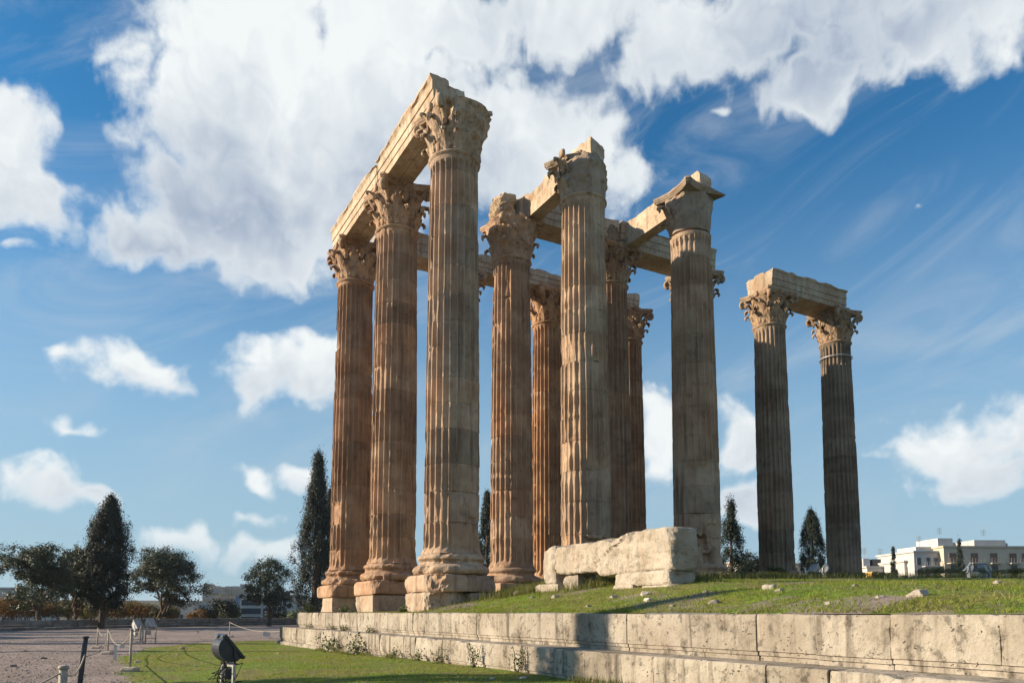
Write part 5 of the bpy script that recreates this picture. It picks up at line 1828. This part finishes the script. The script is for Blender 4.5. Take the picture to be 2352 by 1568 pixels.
house("scaffolded white house with dark roof terrace right of the detached pair", 1996, 2082, 1303, 150, -3, 10, 'render_white', windows=[(0.12, 0.3, 0.80, 0.93, 'glass'), (0.4, 0.55, 0.80, 0.93, 'glass'), (0.7, 0.85, 0.80, 0.93, 'glass')], roof_boxes=[(0.0, 0.18, 1.6, 'render_grey'), (0.25, 0.8, 1.5, 'pane')], balconies=[(0.02, 0.6, 0.55)])
house("ochre shed wall before the scaffolded house", 2008, 2022, 1312, 138, -3, 6, 'ochre', parapets=False, windows=[(0.2, 0.8, 0.75, 0.92, 'glass')])
house("cream house with a long balcony left of the detached pair", 1700, 1748, 1289, 150, -3, 10, 'render_cream', windows=[(0.08, 0.26, 0.85, 0.95, 'shutter'), (0.42, 0.58, 0.85, 0.95, 'shutter'), (0.72, 0.9, 0.85, 0.95, 'shutter')], balconies=[(0.0, 1.0, 0.83)])
house("pale house glimpsed between the detached pair", 1826, 1846, 1296, 152, -3, 10, 'render_cream', windows=[(0.2, 0.45, 0.85, 0.95, 'shutter')], balconies=[(0.0, 1.0, 0.83)])
house("white apartment block at the far left edge", -60, 47, 1352, 140, -4, 12, 'render_white', windows=[(0.62, 0.70, 0.6, 0.8, 'glass'), (0.80, 0.88, 0.6, 0.8, 'glass'), (0.45, 0.53, 0.6, 0.8, 'glass'), (0.62, 0.70, 0.25, 0.45, 'glass'), (0.80, 0.88, 0.25, 0.45, 'glass')])
house("low white house behind the forked olive", 392, 446, 1388, 120, -4, 9, 'render_white', windows=[(0.1, 0.3, 0.35, 0.7, 'glass'), (0.4, 0.55, 0.35, 0.7, 'glass'), (0.7, 0.85, 0.35, 0.7, 'glass')])
house("pale grey low house left of the dark green trees", 447, 492, 1398, 118, -4, 9, 'render_grey', windows=[(0.2, 0.45, 0.5, 0.8, 'glass'), (0.6, 0.8, 0.5, 0.8, 'glass')])
house("blue-sided narrow building left of the striped one", 540, 551, 1368, 131, -4, 10, 'blue_panel', parapets=False)
wins = []
for r_ in range(4):
    wins.append((0.02, 0.42, 0.12 + 0.215 * r_, 0.26 + 0.215 * r_, 'glass'))
    for k in range(5):
        wins.append((0.47 + 0.10 * k, 0.545 + 0.10 * k, 0.12 + 0.215 * r_, 0.26 + 0.215 * r_, 'glass'))
house("modern white building with horizontal window bands behind the airy olive", 552, 664, 1368, 130, -4, 12, 'render_white', windows=wins)
rh = random.Random(12)
spots = ["top", "upper", "middle", "lower"]
k = 0
desc = ["cream", "white", "buff", "pale grey", "pinkish"]
cols = [(1.0, 0.92, 0.78), (1.05, 1.05, 1.03), (0.9, 0.78, 0.62), (0.85, 0.88, 0.92), (1.0, 0.85, 0.78)]
for row, (Y, py) in enumerate(((700, 1343), (600, 1349), (500, 1356), (400, 1364), (300, 1373), (220, 1383))):
    x = 462 + rh.uniform(0, 6)
    c_ = 0
    while x < 560:
        w_ = rh.uniform(10, 17) * (1 + 0.10 * row)
        j_ = rh.randrange(5)
        ws = [] if row < 3 else [(0.15 + 0.25 * q_, 0.28 + 0.25 * q_, 0.55, 0.75, 'glass') for q_ in range(3)]
        house("%s city house on the distant slope, %s row, %s from the forked olive" % (desc[j_], ["farthest", "second farthest", "third", "fourth", "second nearest", "nearest"][row], ["first", "second", "third", "fourth", "fifth", "sixth", "seventh", "eighth", "ninth", "tenth"][c_]),
              x, x + w_, py + rh.uniform(-4, 4), Y + rh.uniform(-15, 15), -6, 12, 'render_any', name="city_house", windows=ws, parapets=False, tint=cols[j_], group="city houses on the distant slope")
        x += w_ + rh.uniform(1, 6)
        c_ += 1
        k += 1


# ------------------------------------------------------------------ the evening air
hz = bpy.data.materials.new("evening_air")
hz.use_nodes = True
H = NT(hz.node_tree)
H.n.clear()
ho = H.new('ShaderNodeOutputMaterial')
pv = H.new('ShaderNodeVolumePrincipled')
pv.inputs['Color'].default_value = (0.80, 0.88, 1.0, 1.0)
pv.inputs['Density'].default_value = 0.00012
pv.inputs['Anisotropy'].default_value = 0.2
H.l.new(pv.outputs[0], ho.inputs['Volume'])
o = obj("haze", Bag().box((0, 1580, 9.0), (10400, 3400, 46.0)).mesh("haze"), hz)
o["kind"] = "stuff"
o["label"] = "thin bluish evening air over the city"
